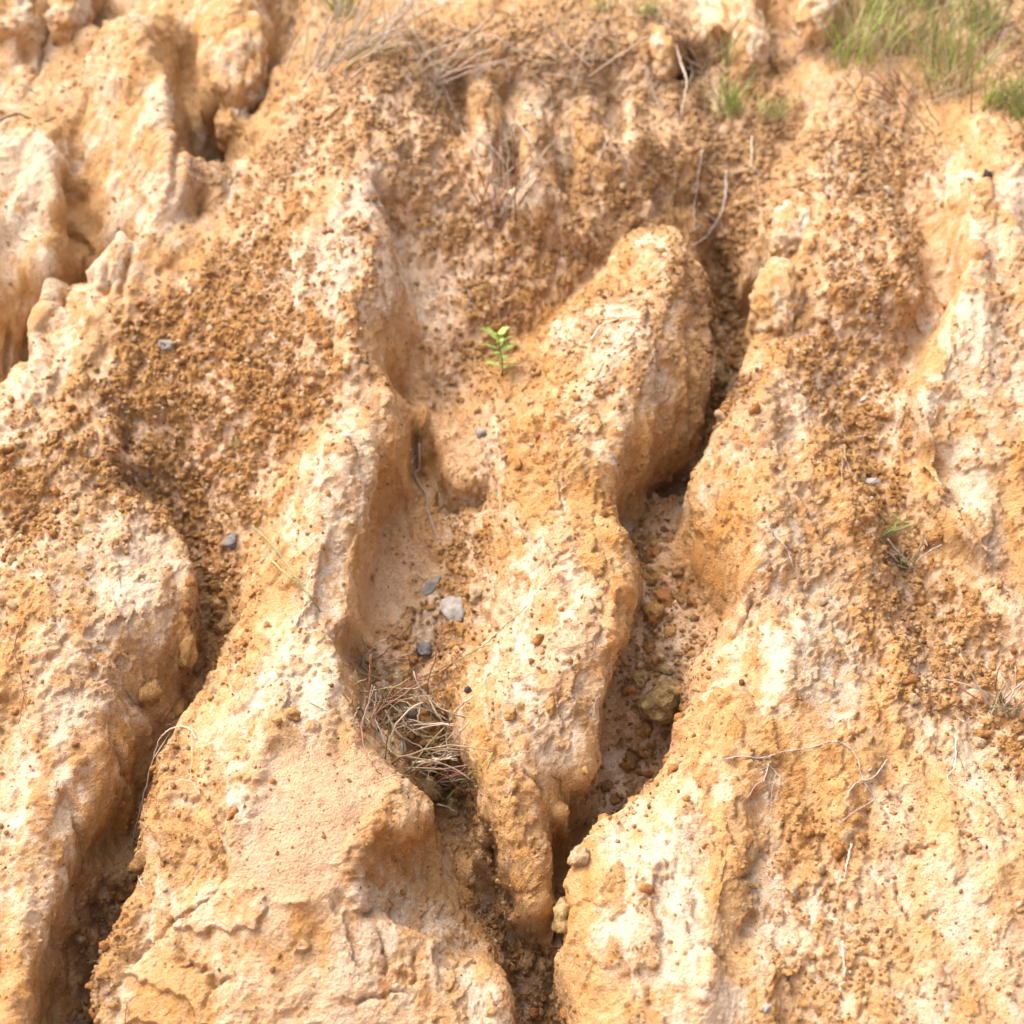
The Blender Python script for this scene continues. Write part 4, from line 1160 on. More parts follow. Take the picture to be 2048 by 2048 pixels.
M_CRUMB = clay_material('soil crumbs', 'tint')
cv = crumbs(REST)
link('soil_crumbs', soft_mesh('soil_crumbs', cv.reshape(-1, 3), (ICF[None] + (np.arange(len(REST)) * 12)[:, None, None]).reshape(-1, 3), np.repeat(CT[REST], 12, 0)),
     M_CRUMB, kind='stuff', label='loose rusty orange soil crumbs scattered over the slope')
CLODS = [rock_mesh('clay_clod', 900 + k, 2, .34, k % 2 == 0) for k in range(10)]
CMAT = [M_OCHRE, M_RUST, M_OCHRE, M_TAN, M_OCHRE, M_RUST]
LANDMARKS = [(340, 695, 'light grey angular stone'), (464, 1086, 'lone dark grey stone'), (470, 892, 'grey sprout in the left scree'), (866, 1168, 'pale slate flake'),
             (842, 1298, 'blue grey stone'), (800, 1450, 'dead grass tangle'), (1004, 700, 'green seedling'), (1330, 1400, 'mottled ochre stone'), (1310, 1228, 'round ochre clod'),
             (1973, 351, 'round black pebble'), (1775, 382, 'whitish pebble'), (1743, 966, 'grey furrow stone'), (1728, 800, 'small grey furrow stone'), (1770, 1072, 'furrow grass tuft'),
             (2005, 1400, 'dead grass at the right edge'), (1600, 1500, 'long wavy root'), (1740, 1570, 'forked grey root'), (1540, 1560, 'dead grey plant'), (1690, 1720, 'upright dark stick'),
             (1688, 1915, 'grey stick near the bottom'), (1582, 475, 'upper clay knob'), (1552, 622, 'lower clay knob'), (1078, 385, 'pale clay column'), (1343, 446, 'middle ridge apex'),
             (1230, 650, 'pale curved stick'), (570, 1130, 'bending grass stalk'), (225, 1010, 'top of the cream dome'), (630, 1620, 'smooth pale slab'), (886, 174, 'long slanting twig'),
             (1209, 290, 'forked pale twig'), (1440, 400, 'dark forked branch'), (474, 130, 'hanging clay lump'), (359, 940, 'thin dark stalk'), (960, 870, 'gully mound'),
             (1683, 900, 'pale bent stalk'), (1060, 1870, 'finger of the middle ridge'), (1570, 2010, 'dark red twig'), (180, 975, 'dark twig above the dome'), (640, 160, 'grey grass bundle'),
             (1860, 150, 'grass at the top right'), (1000, 540, 'bare reddish shrub'), (1895, 1558, 'pale twig beside the furrow'), (540, 1940, 'layered ochre clay'), (700, 620, 'long ridge crest'),
             (1060, 1250, 'white crest of the middle ridge'), (1560, 1110, 'grey twig on the right ridge')]
for n, k in enumerate(BIG):
    x, y = PX[pj[k], pi_[k]], PY[pj[k], pi_[k]]
    mi = n % len(CMAT)
    cname = ('ochre', 'rusty', 'ochre', 'tan', 'ochre', 'rusty')[mi]
    ld = [math.hypot(x - q[0], y - q[1]) for q in LANDMARKS]
    li = int(np.argmin(ld))
    ddx, ddy = x - LANDMARKS[li][0], y - LANDMARKS[li][1]
    way = ('left of' if ddx < 0 else 'right of') if abs(ddx) > abs(ddy) else ('above' if ddy < 0 else 'below')
    how = 'just' if ld[li] < 60 else 'close' if ld[li] < 120 else 'well' if ld[li] < 200 else 'far'
    key = (n % 10, mi)
    if key not in _cache:
        m2 = CLODS[n % 10].copy()
        m2.materials.append(CMAT[mi])
        _cache[key] = m2
    o = bpy.data.objects.new('soil_clod', _cache[key])
    sz = 'large' if n < 60 else 'middling' if n < 140 else 'small'
    o['label'] = f'{sz} {cname} soil clod {how} {way} the {LANDMARKS[li][2]}'
    o['category'] = 'clod'
    o['group'] = 'loose soil clods on the slope'
    s_ = CR[k] * 1.15
    o.matrix_world = Matrix.Translation(Vector(CP[k] + CN[k] * s_ * .1)) @ Matrix.Rotation(rng.random() * 6.28, 4, Vector(rng.normal(size=3)).normalized()) \
        @ Matrix.Diagonal((s_ * rng.uniform(.8, 1.3), s_ * rng.uniform(.8, 1.2), s_ * rng.uniform(.6, 1), 1))
    col.objects.link(o)

# ------------------------------------------------------------------ twigs, roots and stalks
M_TWIG = plain_material('weathered grey twig', (.34, .29, .24), (.52, .47, .41), 160, .85, .002)
M_ROOT = plain_material('pale dry root', (.50, .42, .32), (.66, .58, .47), 160, .85, .002)
M_DKTWIG = plain_material('dark twig', (.10, .065, .045), (.19, .13, .09), 160, .85, .002)
M_RED = plain_material('reddish stem', (.22, .09, .06), (.34, .18, .12), 120, .7, 0)
M_STRAW = plain_material('dry straw', (.38, .30, .17), (.52, .43, .28), 90, .75, 0)
M_DRY = plain_material('dead brown grass', (.24, .175, .11), (.40, .31, .20), 90, .8, 0)
M_GREEN = plain_material('green grass', (.20, .27, .06), (.32, .38, .12), 60, .55, 0, .35)
M_OLIVE = plain_material('fading grass', (.20, .20, .08), (.34, .31, .16), 60, .6, 0, .3)
M_LEAF = plain_material('fresh green leaf', (.20, .36, .045), (.32, .46, .09), 80, .5, 0, .4)


def tube_mesh(name, chains, sides=6):
    """one mesh of round tapering tubes; chains = [(points, r0, r1)]"""
    vs, fs = [], []
    for pts, r0, r1 in chains:
        p = np.array([tuple(q) for q in pts])
        n = len(p)
        b0 = len(vs)
        t = np.gradient(p, axis=0)
        t /= np.maximum(np.linalg.norm(t, axis=1, keepdims=True), 1e-9)
        up = np.array([.3, -.5, .8])
        for i in range(n):
            a = np.cross(t[i], up)
            a /= max(np.linalg.norm(a), 1e-9)
            b = np.cross(t[i], a)
            r = (r0 + (r1 - r0) * i / (n - 1)) * (1 + .12 * math.sin(i * 2.3 + r0 * 9e3))
            for k in range(sides):
                w = 2 * math.pi * k / sides
                vs.append(p[i] + r * (math.cos(w) * a + math.sin(w) * b))
        for i in range(n - 1):
            for k in range(sides):
                k2 = (k + 1) % sides
                fs.append((b0 + i * sides + k, b0 + i * sides + k2, b0 + (i + 1) * sides + k2, b0 + (i + 1) * sides + k))
        fs.append(tuple(b0 + k for k in range(sides))[::-1])
        fs.append(tuple(b0 + (n - 1) * sides + k for k in range(sides)))
    me = bpy.data.meshes.new(name)
    me.from_pydata([tuple(v) for v in vs], [], fs)
    for f in me.polygons:
        f.use_smooth = True
    return me


def smooth_line(pts, per=9):
    p = np.array(pts, float)
    p = np.vstack([2 * p[0] - p[1], p, 2 * p[-1] - p[-2]])
    out = []
    for i in range(1, len(p) - 2):
        a, b, c, d_ = p[i - 1:i + 3]
        for t in np.linspace(0, 1, per, endpoint=False):
            out.append(.5 * (2 * b + (c - a) * t + (2 * a - 5 * b + 4 * c - d_) * t * t + (3 * b - a - 3 * c + d_) * t ** 3))
    out.append(p[-2])
    return np.array(out)


def on_ground(pts, r, lift=0.0, span=False, arch=0.0, kink=2.0, seed=0):
    """a line of photo pixels laid on the ground (span: stretched free between its ends)"""
    q = smooth_line(pts)
    rr = random.Random(seed)
    q = q + np.array([[rr.uniform(-kink, kink), rr.uniform(-kink, kink)] for _ in q]) * np.linspace(0, 1, len(q))[:, None] ** .3
    hits = [hit(x, y) for x, y in q]
    ds = np.array([h[2] for h in hits])
    n = len(q)
    if span:
        ds = np.linspace(ds[0], ds[-1], n)
    else:
        k = np.array([.25, .5, .25])
        lo = ds.copy()
        for _ in range(3):
            ds = np.convolve(np.pad(ds, 1, mode='edge'), k, 'valid')
        ds = np.minimum(ds, lo + .004)
    w = np.sin(np.linspace(0, math.pi, n))
    out = []
    for (x, y), dd, ww in zip(q, ds, w):
        v = Vector(ray(x, y)).normalized()
        out.append(CV + v * (dd - r * .5 - lift - arch * ww))
    return out


TWIGS = [  # name, label, material, base radius px, [main points], [branches], options
    ('branch', 'thick pale bent branch beside the pitted clay lump at the top', M_ROOT, 5.0, [(1328, 46), (1345, 66), (1361, 87), (1383, 134), (1380, 165)], [], dict(lift=.02, span=1)),
    ('branch', 'pale branch hanging down into the dark hollow below the pitted lump', M_ROOT, 3.6, [(1352, 92), (1363, 130), (1373, 163), (1362, 228)], [], dict(lift=.02, span=1)),
    ('twig', 'thin grey twig left of the dark hollow near the top', M_TWIG, 2.6, [(1290, 132), (1302, 165), (1314, 203), (1334, 232)], [], dict(lift=.01)),
    ('twig', 'long grey twig slanting down the upper scree beside the ridge crest', M_TWIG, 3.0, [(822, 50), (854, 112), (886, 174), (912, 232), (930, 272), (965, 330)],
     [[(886, 174), (872, 206), (866, 232)], [(912, 232), (936, 246)]], dict(lift=.012)),
    ('twig', 'short grey twig left of the long slanting twig', M_TWIG, 2.0, [(805, 142), (826, 174), (849, 210)], [], {}),
    ('twig', 'arched grey twig across the upper middle slope', M_TWIG, 2.6, [(938, 90), (981, 72), (1013, 87), (1060, 120), (1100, 132)], [[(1013, 87), (1000, 110), (990, 128)]], dict(lift=.01)),
    ('twig', 'crooked twig below the arched twig on the upper slope', M_TWIG, 2.2, [(945, 154), (992, 127), (1017, 134), (1019, 170), (1022, 206)], [], dict(lift=.006)),
    ('twig', 'short pale twig right of the crooked twig', M_ROOT, 2.2, [(1062, 147), (1097, 178), (1105, 220)], [], {}),
    ('twig', 'grey twig arching over the pale column on the upper slope', M_TWIG, 2.4, [(1033, 241), (1056, 272), (1071, 301), (1102, 334)], [[(1071, 301), (1050, 340), (1042, 390), (1022, 432)]], dict(lift=.02)),
    ('twig', 'forked pale twig on the scree right of the pale column', M_ROOT, 2.4, [(1236, 252), (1209, 290), (1191, 335)], [[(1209, 290), (1216, 318)]], {}),
    ('twig', 'pale straight stick at the head of the long ridge', M_ROOT, 2.6, [(700, 157), (742, 122), (787, 86)], [], {}),
    ('twig', 'thin olive twig at the top right of centre', M_TWIG, 2.2, [(1236, 58), (1252, 78), (1265, 102)], [], {}),
    ('twig', 'pale forked twig standing in the head of the right gully', M_ROOT, 2.6, [(1504, 272), (1502, 330), (1488, 340), (1462, 346)], [[(1502, 330), (1514, 342), (1520, 352)]], dict(lift=.012)),
    ('branch', 'dark grey forked branch lying in the head of the right gully', M_TWIG, 3.4, [(1453, 340), (1448, 409), (1417, 467), (1386, 492)],
     [[(1432, 440), (1408, 428), (1392, 436)], [(1417, 467), (1400, 452), (1388, 462)]], dict(lift=.01)),
    ('twig', 'pale twig against the upper knob by the right gully', M_ROOT, 2.8, [(1530, 516), (1518, 558), (1502, 577)], [], dict(lift=.012)),
    ('twig', 'pale twig running to the blunt block at the top', M_ROOT, 2.4, [(1527, 57), (1565, 69), (1600, 79)], [], dict(lift=.015)),
    ('stalk', 'pale stalk leaning at the head of the right ridge', M_STRAW, 2.2, [(1716, 90), (1704, 122), (1690, 160)], [], dict(lift=.015)),
    ('branch', 'dark branch reaching in from the left edge near the top', M_DKTWIG, 3.6, [(-14, 250), (29, 228), (60, 236), (87, 243), (112, 235)], [], dict(lift=.025, span=1)),
    ('twig', 'curved grey twig above the dark branch at the left edge', M_TWIG, 2.4, [(-10, 224), (14, 178), (40, 170), (82, 190)], [], dict(lift=.02, span=1)),
    ('stalk', 'faint grey stalk on the scree left of the long ridge head', M_TWIG, 1.6, [(587, 200), (592, 238), (590, 278)], [], {}),
    ('root', 'grey root hanging from the hollow down the middle gully wall', M_TWIG, 3.4, [(838, 886), (839, 934), (830, 950), (852, 988), (856, 1020), (866, 1052), (878, 1078)], [[(830, 950), (824, 925), (836, 908)]], dict(lift=.012)),
    ('stalk', 'thin grey stalk on the mound in the middle gully', M_TWIG, 1.6, [(981, 872), (979, 905), (977, 936)], [], dict(lift=.008)),
    ('stalk', 'pale straw standing on the right side of the mound', M_STRAW, 2.0, [(972, 952), (974, 990), (978, 1026)], [], dict(lift=.01)),
    ('twig', 'grey twig lying along the foot of the mound', M_TWIG, 2.0, [(932, 1041), (955, 1033), (979, 1023)], [], {}),
    ('stalk', 'pale dry stalk left of the green seedling', M_STRAW, 2.0, [(946, 698), (950, 722), (954, 746)], [], dict(lift=.01)),
    ('twig', 'short grey twig above the green seedling', M_TWIG, 2.2, [(932, 568), (941, 594), (950, 620)], [], {}),
    ('twig', 'thin dark twig touching the top of the cream dome', M_DKTWIG, 1.9, [(121, 922), (148, 946), (174, 970), (217, 1006), (234, 1034)], [], dict(lift=.012)),
    ('stalk', 'thin dark stalk in the middle of the left scree', M_DKTWIG, 1.7, [(363, 880), (359, 934), (361, 962), (355, 998)], [], dict(lift=.006)),
    ('stalk', 'tiny whitish stalk below the light grey angular stone', M_STRAW, 1.7, [(366, 770), (367, 798)], [], dict(lift=.006)),
    ('grass_stalk', 'long bending grass stalk over the long ridge', M_OLIVE, 4.0, [(505, 1054), (543, 1089), (587, 1147), (622, 1195), (640, 1222)], [], dict(lift=.02, arch=.03)),
    ('grass_stalk', 'shorter grass stalk joining the long bending stalk', M_OLIVE, 3.4, [(538, 1116), (566, 1142), (594, 1165), (638, 1218)], [], dict(lift=.02, arch=.03)),
    ('root', 'hair thin dark root on the left edge ridge', M_DKTWIG, 1.4, [(42, 1250), (29, 1296), (41, 1350), (47, 1395), (37, 1448)], [[(47, 1395), (56, 1426)]], dict(lift=.006)),
    ('root', 'long pale root looping out of the ridge over the left gully', M_ROOT, 2.4, [(393, 1478), (377, 1457), (348, 1455), (322, 1475), (308, 1511), (290, 1580), (272, 1650), (260, 1701)],
     [[(383, 1464), (384, 1500), (381, 1560)], [(348, 1455), (340, 1448), (330, 1452)]], dict(lift=.008, span=1)),
    ('root', 'second pale root loop lower on the left gully edge', M_ROOT, 1.9, [(400, 1590), (380, 1562), (341, 1565), (322, 1587), (311, 1616)], [], dict(lift=.01, span=1)),
    ('root', 'short pale rootlet inside the dark left gully', M_ROOT, 1.5, [(292, 1652), (280, 1672), (270, 1688)], [], dict(lift=.02)),
    ('root', 'pale root stub on the ridge edge above the left gully', M_ROOT, 2.2, [(276, 1750), (282, 1766), (291, 1778)], [], dict(lift=.01)),
    ('root', 'whitish root crossing the left gully near the bottom', M_ROOT, 1.9, [(174, 1925), (196, 1921), (217, 1924), (254, 1942), (270, 1963)], [], dict(lift=.006, span=1)),
    ('root', 'pale curved root at the bottom of the left gully', M_ROOT, 1.9, [(186, 2056), (192, 2034), (203, 2018), (232, 1998), (248, 2003)], [], dict(lift=.006, span=1)),
    ('root', 'dark curved root beside the gully at the bottom edge', M_DKTWIG, 1.7, [(249, 2056), (254, 2011), (266, 1996), (285, 1988)], [[(254, 2011), (262, 2040)]], dict(lift=.006)),
    ('root', 'long wavy grey root lying across the broad right ridge', M_TWIG, 3.0, [(1447, 1519), (1482, 1513), (1526, 1516), (1565, 1504), (1612, 1497), (1663, 1484), (1689, 1489), (1714, 1515), (1727, 1562), (1752, 1598)],
     [[(1752, 1598), (1710, 1623), (1678, 1643), (1663, 1618)]], dict(lift=.004)),
    ('root', 'forked grey root crossing the end of the long wavy root', M_TWIG, 3.0, [(1774, 1520), (1747, 1555), (1714, 1565), (1692, 1598), (1699, 1614)], [[(1747, 1555), (1730, 1568)]], dict(lift=.006)),
    ('dead_plant', 'small dead grey plant with spread roots on the broad right ridge', M_TWIG, 2.2, [(1536, 1528), (1552, 1546), (1566, 1556)],
     [[(1538, 1532), (1524, 1538), (1500, 1544)], [(1552, 1548), (1544, 1580), (1541, 1632)], [(1530, 1560), (1512, 1570), (1492, 1600)], [(1560, 1554), (1556, 1580), (1548, 1604)]], dict(lift=.006)),
    ('stick', 'short dark grey stick upright in the lower right slope', M_TWIG, 4.2, [(1704, 1688), (1697, 1714), (1688, 1756)], [[(1697, 1714), (1702, 1700)]], dict(lift=.006)),
    ('stick', 'grey stick poking from crumbs at the bottom right', M_TWIG, 4.0, [(1685, 1882), (1687, 1913), (1690, 1950)], [], dict(lift=.008)),
    ('twig', 'pale twig beside the right furrow low on the ridge', M_ROOT, 1.9, [(1912, 1474), (1910, 1529), (1895, 1558), (1920, 1580), (1948, 1604)], [], dict(lift=.005)),
    ('twig', 'grey twig lying on the flank of the right ridge', M_TWIG, 2.4, [(1531, 1047), (1551, 1071), (1573, 1097), (1588, 1136)], [[(1551, 1071), (1546, 1084)]], dict(lift=.006)),
    ('stalk', 'pale bent stalk in the right furrow above the ridge corner', M_STRAW, 2.4, [(1671, 836), (1689, 868), (1690, 914)], [[(1684, 912), (1684, 950), (1681, 984)], [(1690, 914), (1702, 944), (1710, 960)]], dict(lift=.012)),
    ('root', 'fine pale rootlet between the middle ridge and right ridge', M_ROOT, 1.5, [(1168, 1678), (1191, 1669), (1207, 1675)], [], dict(lift=.006, span=1)),
    ('root', 'grey rootlet in the gully beside the finger', M_TWIG, 1.7, [(1000, 1800), (1010, 1830), (1006, 1850)], [], dict(lift=.006)),
    ('grass_stalk', 'long purple green grass stem slanting up from the dead tangle', M_OLIVE, 2.8, [(840, 1356), (897, 1329), (959, 1296), (1006, 1256), (1055, 1211)],
     [[(959, 1296), (990, 1286), (1004, 1272)], [(897, 1329), (920, 1322), (950, 1306)]], dict(lift=.03, span=1)),
    ('twig', 'thin dark red twig at the bottom edge right of centre', M_RED, 1.7, [(1570, 2012), (1562, 2030), (1556, 2056)], [], dict(lift=.004)),
    ('stick', 'pale curved stick on the upper left flank of the middle ridge', M_ROOT, 3.6, [(1182, 680), (1202, 652), (1234, 637), (1269, 631)], [], dict(lift=.008)),
    ('twig', 'dark grey twigs near the apex of the middle ridge', M_TWIG, 2.2, [(1404, 300), (1396, 360), (1388, 420), (1392, 470)], [[(1396, 360), (1382, 384)]], dict(lift=.01)),
    ('twig', 'bleached twig lying high on the upper centre slope', M_ROOT, 2.2, [(880, 40), (930, 62), (962, 58), (1000, 40)], [], dict(lift=.006)),
    ('twig', 'grey twig on the scree below the arched twig', M_TWIG, 2.0, [(880, 236), (905, 252), (940, 262), (985, 300)], [], dict(lift=.006)),
]
for i, (nm, lb, mat, r, main, brs, op) in enumerate(TWIGS):
    k = mm(*main[len(main) // 2])
    r0 = max(r * k * .68, .0009)
    pts = on_ground(main, r0, op.get('lift', .004), bool(op.get('span')), op.get('arch', 0), 1.6, i)
    o = link(nm, tube_mesh(nm, [(pts, r0, r0 * .55)]), mat, label=lb, category='twig' if nm in ('twig', 'branch', 'stick', 'stalk') else ('root' if nm == 'root' else 'dry plant'))
    for bpts in brs:
        b = on_ground(bpts, r0 * .6, op.get('lift', .004), False, 0, 1.2, i + 99)
        near_ = min(pts, key=lambda p: (p - b[0]).length)
        b[0] = near_
        link('side_branch', tube_mesh('side_branch', [(b, r0 * .62, r0 * .3)], 5), mat, parent=o)


# ------------------------------------------------------------------ grass
def blade(vs, fs, base, dirv, length, width, bend, side):
    """one folded tapering blade"""
    n = 6
    b0 = len(vs)
    for i in range(n):
        t = i / (n - 1)
        c = base + dirv * (length * t) + bend * (length * t * t)
        w = width * (1 - t) ** .7 * (.6 + .4 * min(1, t * 4)) + .0002
        vs += [c - side * w, c + dirv.cross(side) * w * .45, c + side * w]
        if i:
            k = b0 + 3 * (i - 1)
            fs += [(k, k + 1, k + 4, k + 3), (k + 1, k + 2, k + 5, k + 4)]


def blades_mesh(name, px, py, n, hpx, spread, lean, wpx, r, droop=.45):
    p0, nn, _ = hit(px, py)
    k = mm(px, py)
    vs, fs = [], []
    for _ in range(n):
        x, y = px + r.gauss(0, spread * .5), py + r.gauss(0, spread * .22)
        p, _n, dist = hit(x, y)
        if (p - p0).length > .35:
            continue
        L = hpx * k * r.uniform(.45, 1.1)
        dv = (Vector((0, -.12, 1)) + Vector((lean + r.gauss(0, .32), r.gauss(0, .3), 0))).normalized()
        bd = Vector((r.gauss(lean, .5), r.gauss(-.1, .4), -r.uniform(.1, 1))) * droop
        sd_ = dv.cross(Vector((r.gauss(0, 1), r.gauss(0, 1), .1))).normalized()
        blade(vs, fs, p - Vector((0, 0, .004)), dv, L, wpx * k * .5 * r.uniform(.6, 1.2), bd, sd_)
    me = bpy.data.meshes.new(name)
    me.from_pydata([tuple(v) for v in vs], [], fs)
    for f in me.polygons:
        f.use_smooth = True
    return me


TUFTS = [  # label, x, y, green blades, dry blades, height px, spread px, lean
    ('green grass tuft below the upright pillar at the top', 1460, 225, 26, 10, 130, 34, -.1),
    ('small bright grass tuft in the head of the right gully', 1535, 235, 14, 8, 90, 26, .15),
    ('tall grass blades in front of the upright pillar', 1452, 130, 10, 4, 150, 20, .05),
    ('tall thin grass right of the blunt block', 1700, 125, 26, 30, 210, 60, .05),
    ('dry brown grass over the head of the right ridge', 1775, 105, 26, 60, 170, 60, .0),
    ('pale green grass clump at the top right of the slope', 1850, 90, 34, 46, 190, 80, .1),
    ('yellow green grass clump high on the right slope', 1905, 140, 34, 40, 190, 80, -.1),
    ('grass clump at the top edge near the right corner', 1960, 60, 50, 26, 170, 56, .05),
    ('dry grass hanging above the right furrow', 1900, 185, 20, 60, 150, 66, -.05),
    ('bright green grass tuft near the right edge', 2005, 210, 48, 22, 110, 42, .1),
    ('green grass tuft at the right edge below the corner', 2045, 235, 36, 12, 110, 34, -.15),
    ('sparse grass at the very top right of centre', 1760, 20, 34, 30, 150, 70, .0),
    ('grass tuft at the top edge above the right ridge', 1850, 5, 46, 30, 150, 70, .05),
    ('green grass tuft at the top edge left of centre', 680, 30, 30, 10, 120, 34, .1),
    ('small green tuft at the top edge in the centre', 1205, 20, 12, 10, 70, 26, .0),
    ('fresh green sprig at the top right of centre', 1290, 30, 10, 10, 90, 30, .1),
    ('small grass tuft in the right furrow by the ridge corner', 1770, 1072, 9, 8, 80, 10, .5),
    ('tiny green and grey sprout in the middle of the left scree', 470, 892, 5, 10, 52, 14, .2),
    ('thin green blades at the right foot of the dead tangle', 948, 1570, 7, 3, 80, 14, .1),
]
for i, (lb, x, y, ng, nd, h, sp, ln_) in enumerate(TUFTS):
    r = random.Random(40 + i)
    t = link('grass_tuft', None, None, label=lb, category='grass tuft', group='grass tufts on the slope')
    t.location = hit(x, y)[0]
    inv = Matrix.Translation(-t.location)
    for nm, n, mats, hh in (('green_blades', ng, M_GREEN if i % 3 else M_LEAF, h), ('fading_blades', ng // 2 + 1, M_OLIVE, h * 1.05), ('dry_blades', nd, M_STRAW, h * .9)):
        me = blades_mesh(nm, x, y, n, hh, sp, ln_, 3.4 if nm != 'dry_blades' else 2.6, r)
        me.transform(inv)
        link(nm, me, mats, parent=t, kind='stuff')


def stems_plant(name, label, cat, x, y, n, lo, hi, fan, up, mats, seed, lean=0.0, curl=.5, rpx=2.4, spread=10, group=None):
    """a dead plant: every stem is a part of its own, springing from the ground round x, y"""
    r = random.Random(seed)
    root = link(name, None, None, label=label, category=cat, group=group)
    p0, n0, _ = hit(x, y)
    k = mm(x, y)
    root.location = p0
    for j in range(n):
        q, _n, _d = hit(x + r.gauss(0, spread), y + r.gauss(0, spread * .5))
        if (q - p0).length > .15:
            q = p0
        L = r.uniform(lo, hi) * k
        a = r.uniform(-fan, fan) + lean
        dv = Vector((math.sin(a), -r.uniform(0, .5), math.cos(a) * up)).normalized()
        tw = Vector((r.gauss(0, .5), r.gauss(0, .4), r.gauss(-.2, .4))) * curl
        m = 9
        pts = []
        c = q - Vector((0, 0, .003))
        for i in range(m):
            pts.append(c - p0)
            c = c + (dv + tw * (i / m) + Vector((r.gauss(0, .10), r.gauss(0, .10), r.gauss(0, .10)))).normalized() * (L / (m - 1))
        ch = [(pts, rpx * k * .85 * r.uniform(.7, 1.15), rpx * k * .38)]
        for _ in range(r.randint(0, 2)):
            e = r.randint(3, 6)
            d2 = (pts[e] - pts[e - 1]).normalized() + Vector((r.gauss(0, .7), r.gauss(0, .4), r.gauss(0, .5)))
            b = [pts[e] + d2.normalized() * (L * .3 * s / 4) + Vector((0, 0, r.gauss(0, .001))) for s in range(5)]
            ch.append((b, rpx * k * .5, rpx * k * .25))
        link('stem', tube_mesh('stem', ch, 5), mats[j % len(mats)], parent=root)
    return root


MIXED = [M_DRY, M_TWIG, M_DRY, M_RED, M_DRY, M_ROOT, M_OLIVE]
tang = stems_plant('dead_grass_clump', 'tangle of dead grass stems in the hollow of the middle gully', 'dead grass', 815, 1525, 34, 80, 230, 1.3, .45, MIXED, 5, -.1, 1.0, 2.8, 34)
stems_plant('dead_grass_clump', 'dead grass stems at the left side of the gully hollow', 'dead grass', 742, 1450, 20, 70, 200, .9, .6, [M_DRY, M_TWIG, M_RED, M_DRY], 6, -.1, .8, 2.8, 22)
stems_plant('dead_grass_clump', 'dead grass stems leaning on the foot of the middle ridge', 'dead grass', 890, 1560, 24, 70, 190, 1.3, .5, [M_DRY, M_TWIG, M_RED, M_DRY], 7, -.2, 1.0, 2.8, 26)
stems_plant('dead_grass_clump', 'sparse dead grass above the tangle, beside small blue stones', 'dead grass', 800, 1400, 16, 60, 170, 1.4, .4, [M_DRY, M_TWIG, M_RED, M_OLIVE], 21, .1, 1.0, 2.4, 40)
stems_plant('dead_grass_clump', 'dead stems between the tangle and the middle ridge foot', 'dead grass', 900, 1440, 14, 60, 160, 1.3, .5, [M_DRY, M_TWIG, M_ROOT], 22, -.2, 1.0, 2.4, 26)
LONG = [(M_OLIVE, 5.0, [(716, 1405), (735, 1440), (752, 1462), (789, 1511), (818, 1522), (838, 1518)]), (M_TWIG, 4.0, [(752, 1384), (752, 1439), (781, 1503)]),
        (M_ROOT, 4.5, [(946, 1392), (915, 1417), (894, 1460), (897, 1513)]), (M_RED, 4.4, [(790, 1513), (836, 1522), (876, 1540), (914, 1568)]),
        (M_OLIVE, 3.4, [(937, 1505), (948, 1524), (956, 1540)]), (M_GREEN, 3.4, [(986, 1505), (963, 1536), (940, 1560)]), (M_GREEN, 4.0, [(892, 1600), (926, 1565), (950, 1542)]),
        (M_TWIG, 3.8, [(874, 1609), (894, 1614), (914, 1626)]), (M_RED, 3.6, [(721, 1450), (731, 1500), (745, 1529), (765, 1554)]), (M_STRAW, 3.8, [(859, 1400), (886, 1449), (894, 1470)]),
        (M_TWIG, 4.0, [(700, 1353), (727, 1377), (727, 1424)]), (M_GREEN, 3.2, [(783, 1446), (790, 1496)]), (M_OLIVE, 4.0, [(914, 1492), (868, 1507), (830, 1516)]),
        (M_STRAW, 3.8, [(841, 1400), (836, 1439), (832, 1464)]), (M_RED, 3.8, [(888, 1532), (906, 1566), (926, 1580), (950, 1580)]), (M_STRAW, 3.6, [(800, 1420), (812, 1450), (840, 1470), (880, 1476)]),
        (M_TWIG, 3.6, [(940, 1440), (910, 1480), (880, 1520), (850, 1560)]), (M_RED, 3.6, [(930, 1300), (880, 1345), (820, 1366), (760, 1372)]), (M_OLIVE, 3.4, [(690, 1330), (740, 1352), (790, 1350), (840, 1330)]),
        (M_STRAW, 3.2, [(760, 1560), (800, 1550), (850, 1566), (890, 1600)]), (M_TWIG, 3.4, [(770, 1420), (800, 1470), (850, 1500), (900, 1540)])]
for i, (mt, w_, pl) in enumerate(LONG):
    r_ = w_ * mm(*pl[1]) * .5
    pp = [p - tang.location for p in on_ground(pl, r_, .022 + .008 * (i % 3), False, .012, 2.2, 700 + i)]
    link('stem', tube_mesh('stem', [(pp, r_, r_ * .5)], 5), mt, parent=tang)
stems_plant('dead_grass_clump', 'small dead grass clump under the blue grey stone', 'dead grass', 730, 1330, 10, 50, 120, 1.0, .8, MIXED, 8, .2, .7, 2.2, 20)
stems_plant('dead_grass_clump', 'grey dead grass clump with green leaves at the right edge', 'dead grass', 2005, 1420, 22, 60, 170, 1.0, .8, [M_TWIG, M_RED, M_OLIVE, M_ROOT], 9, -.1, .9, 2.6, 24)
stems_plant('dead_grass_clump', 'drooping brown grass below the tuft in the right furrow', 'dead grass', 1812, 1130, 12, 50, 110, .8, .5, [M_DKTWIG, M_TWIG, M_OLIVE], 10, -.3, .7, 2.4, 10)
stems_plant('dead_grass_clump', 'bundle of bleached grey grass at the top left of centre', 'dead grass', 640, 130, 34, 110, 230, .5, .8, [M_TWIG, M_ROOT, M_STRAW], 11, .7, .5, 2.6, 34)
stems_plant('dead_grass_clump', 'bleached grass at the top edge beside the grey bundle', 'dead grass', 720, 80, 20, 90, 190, .6, .8, [M_TWIG, M_ROOT], 12, .6, .6, 2.4, 34)
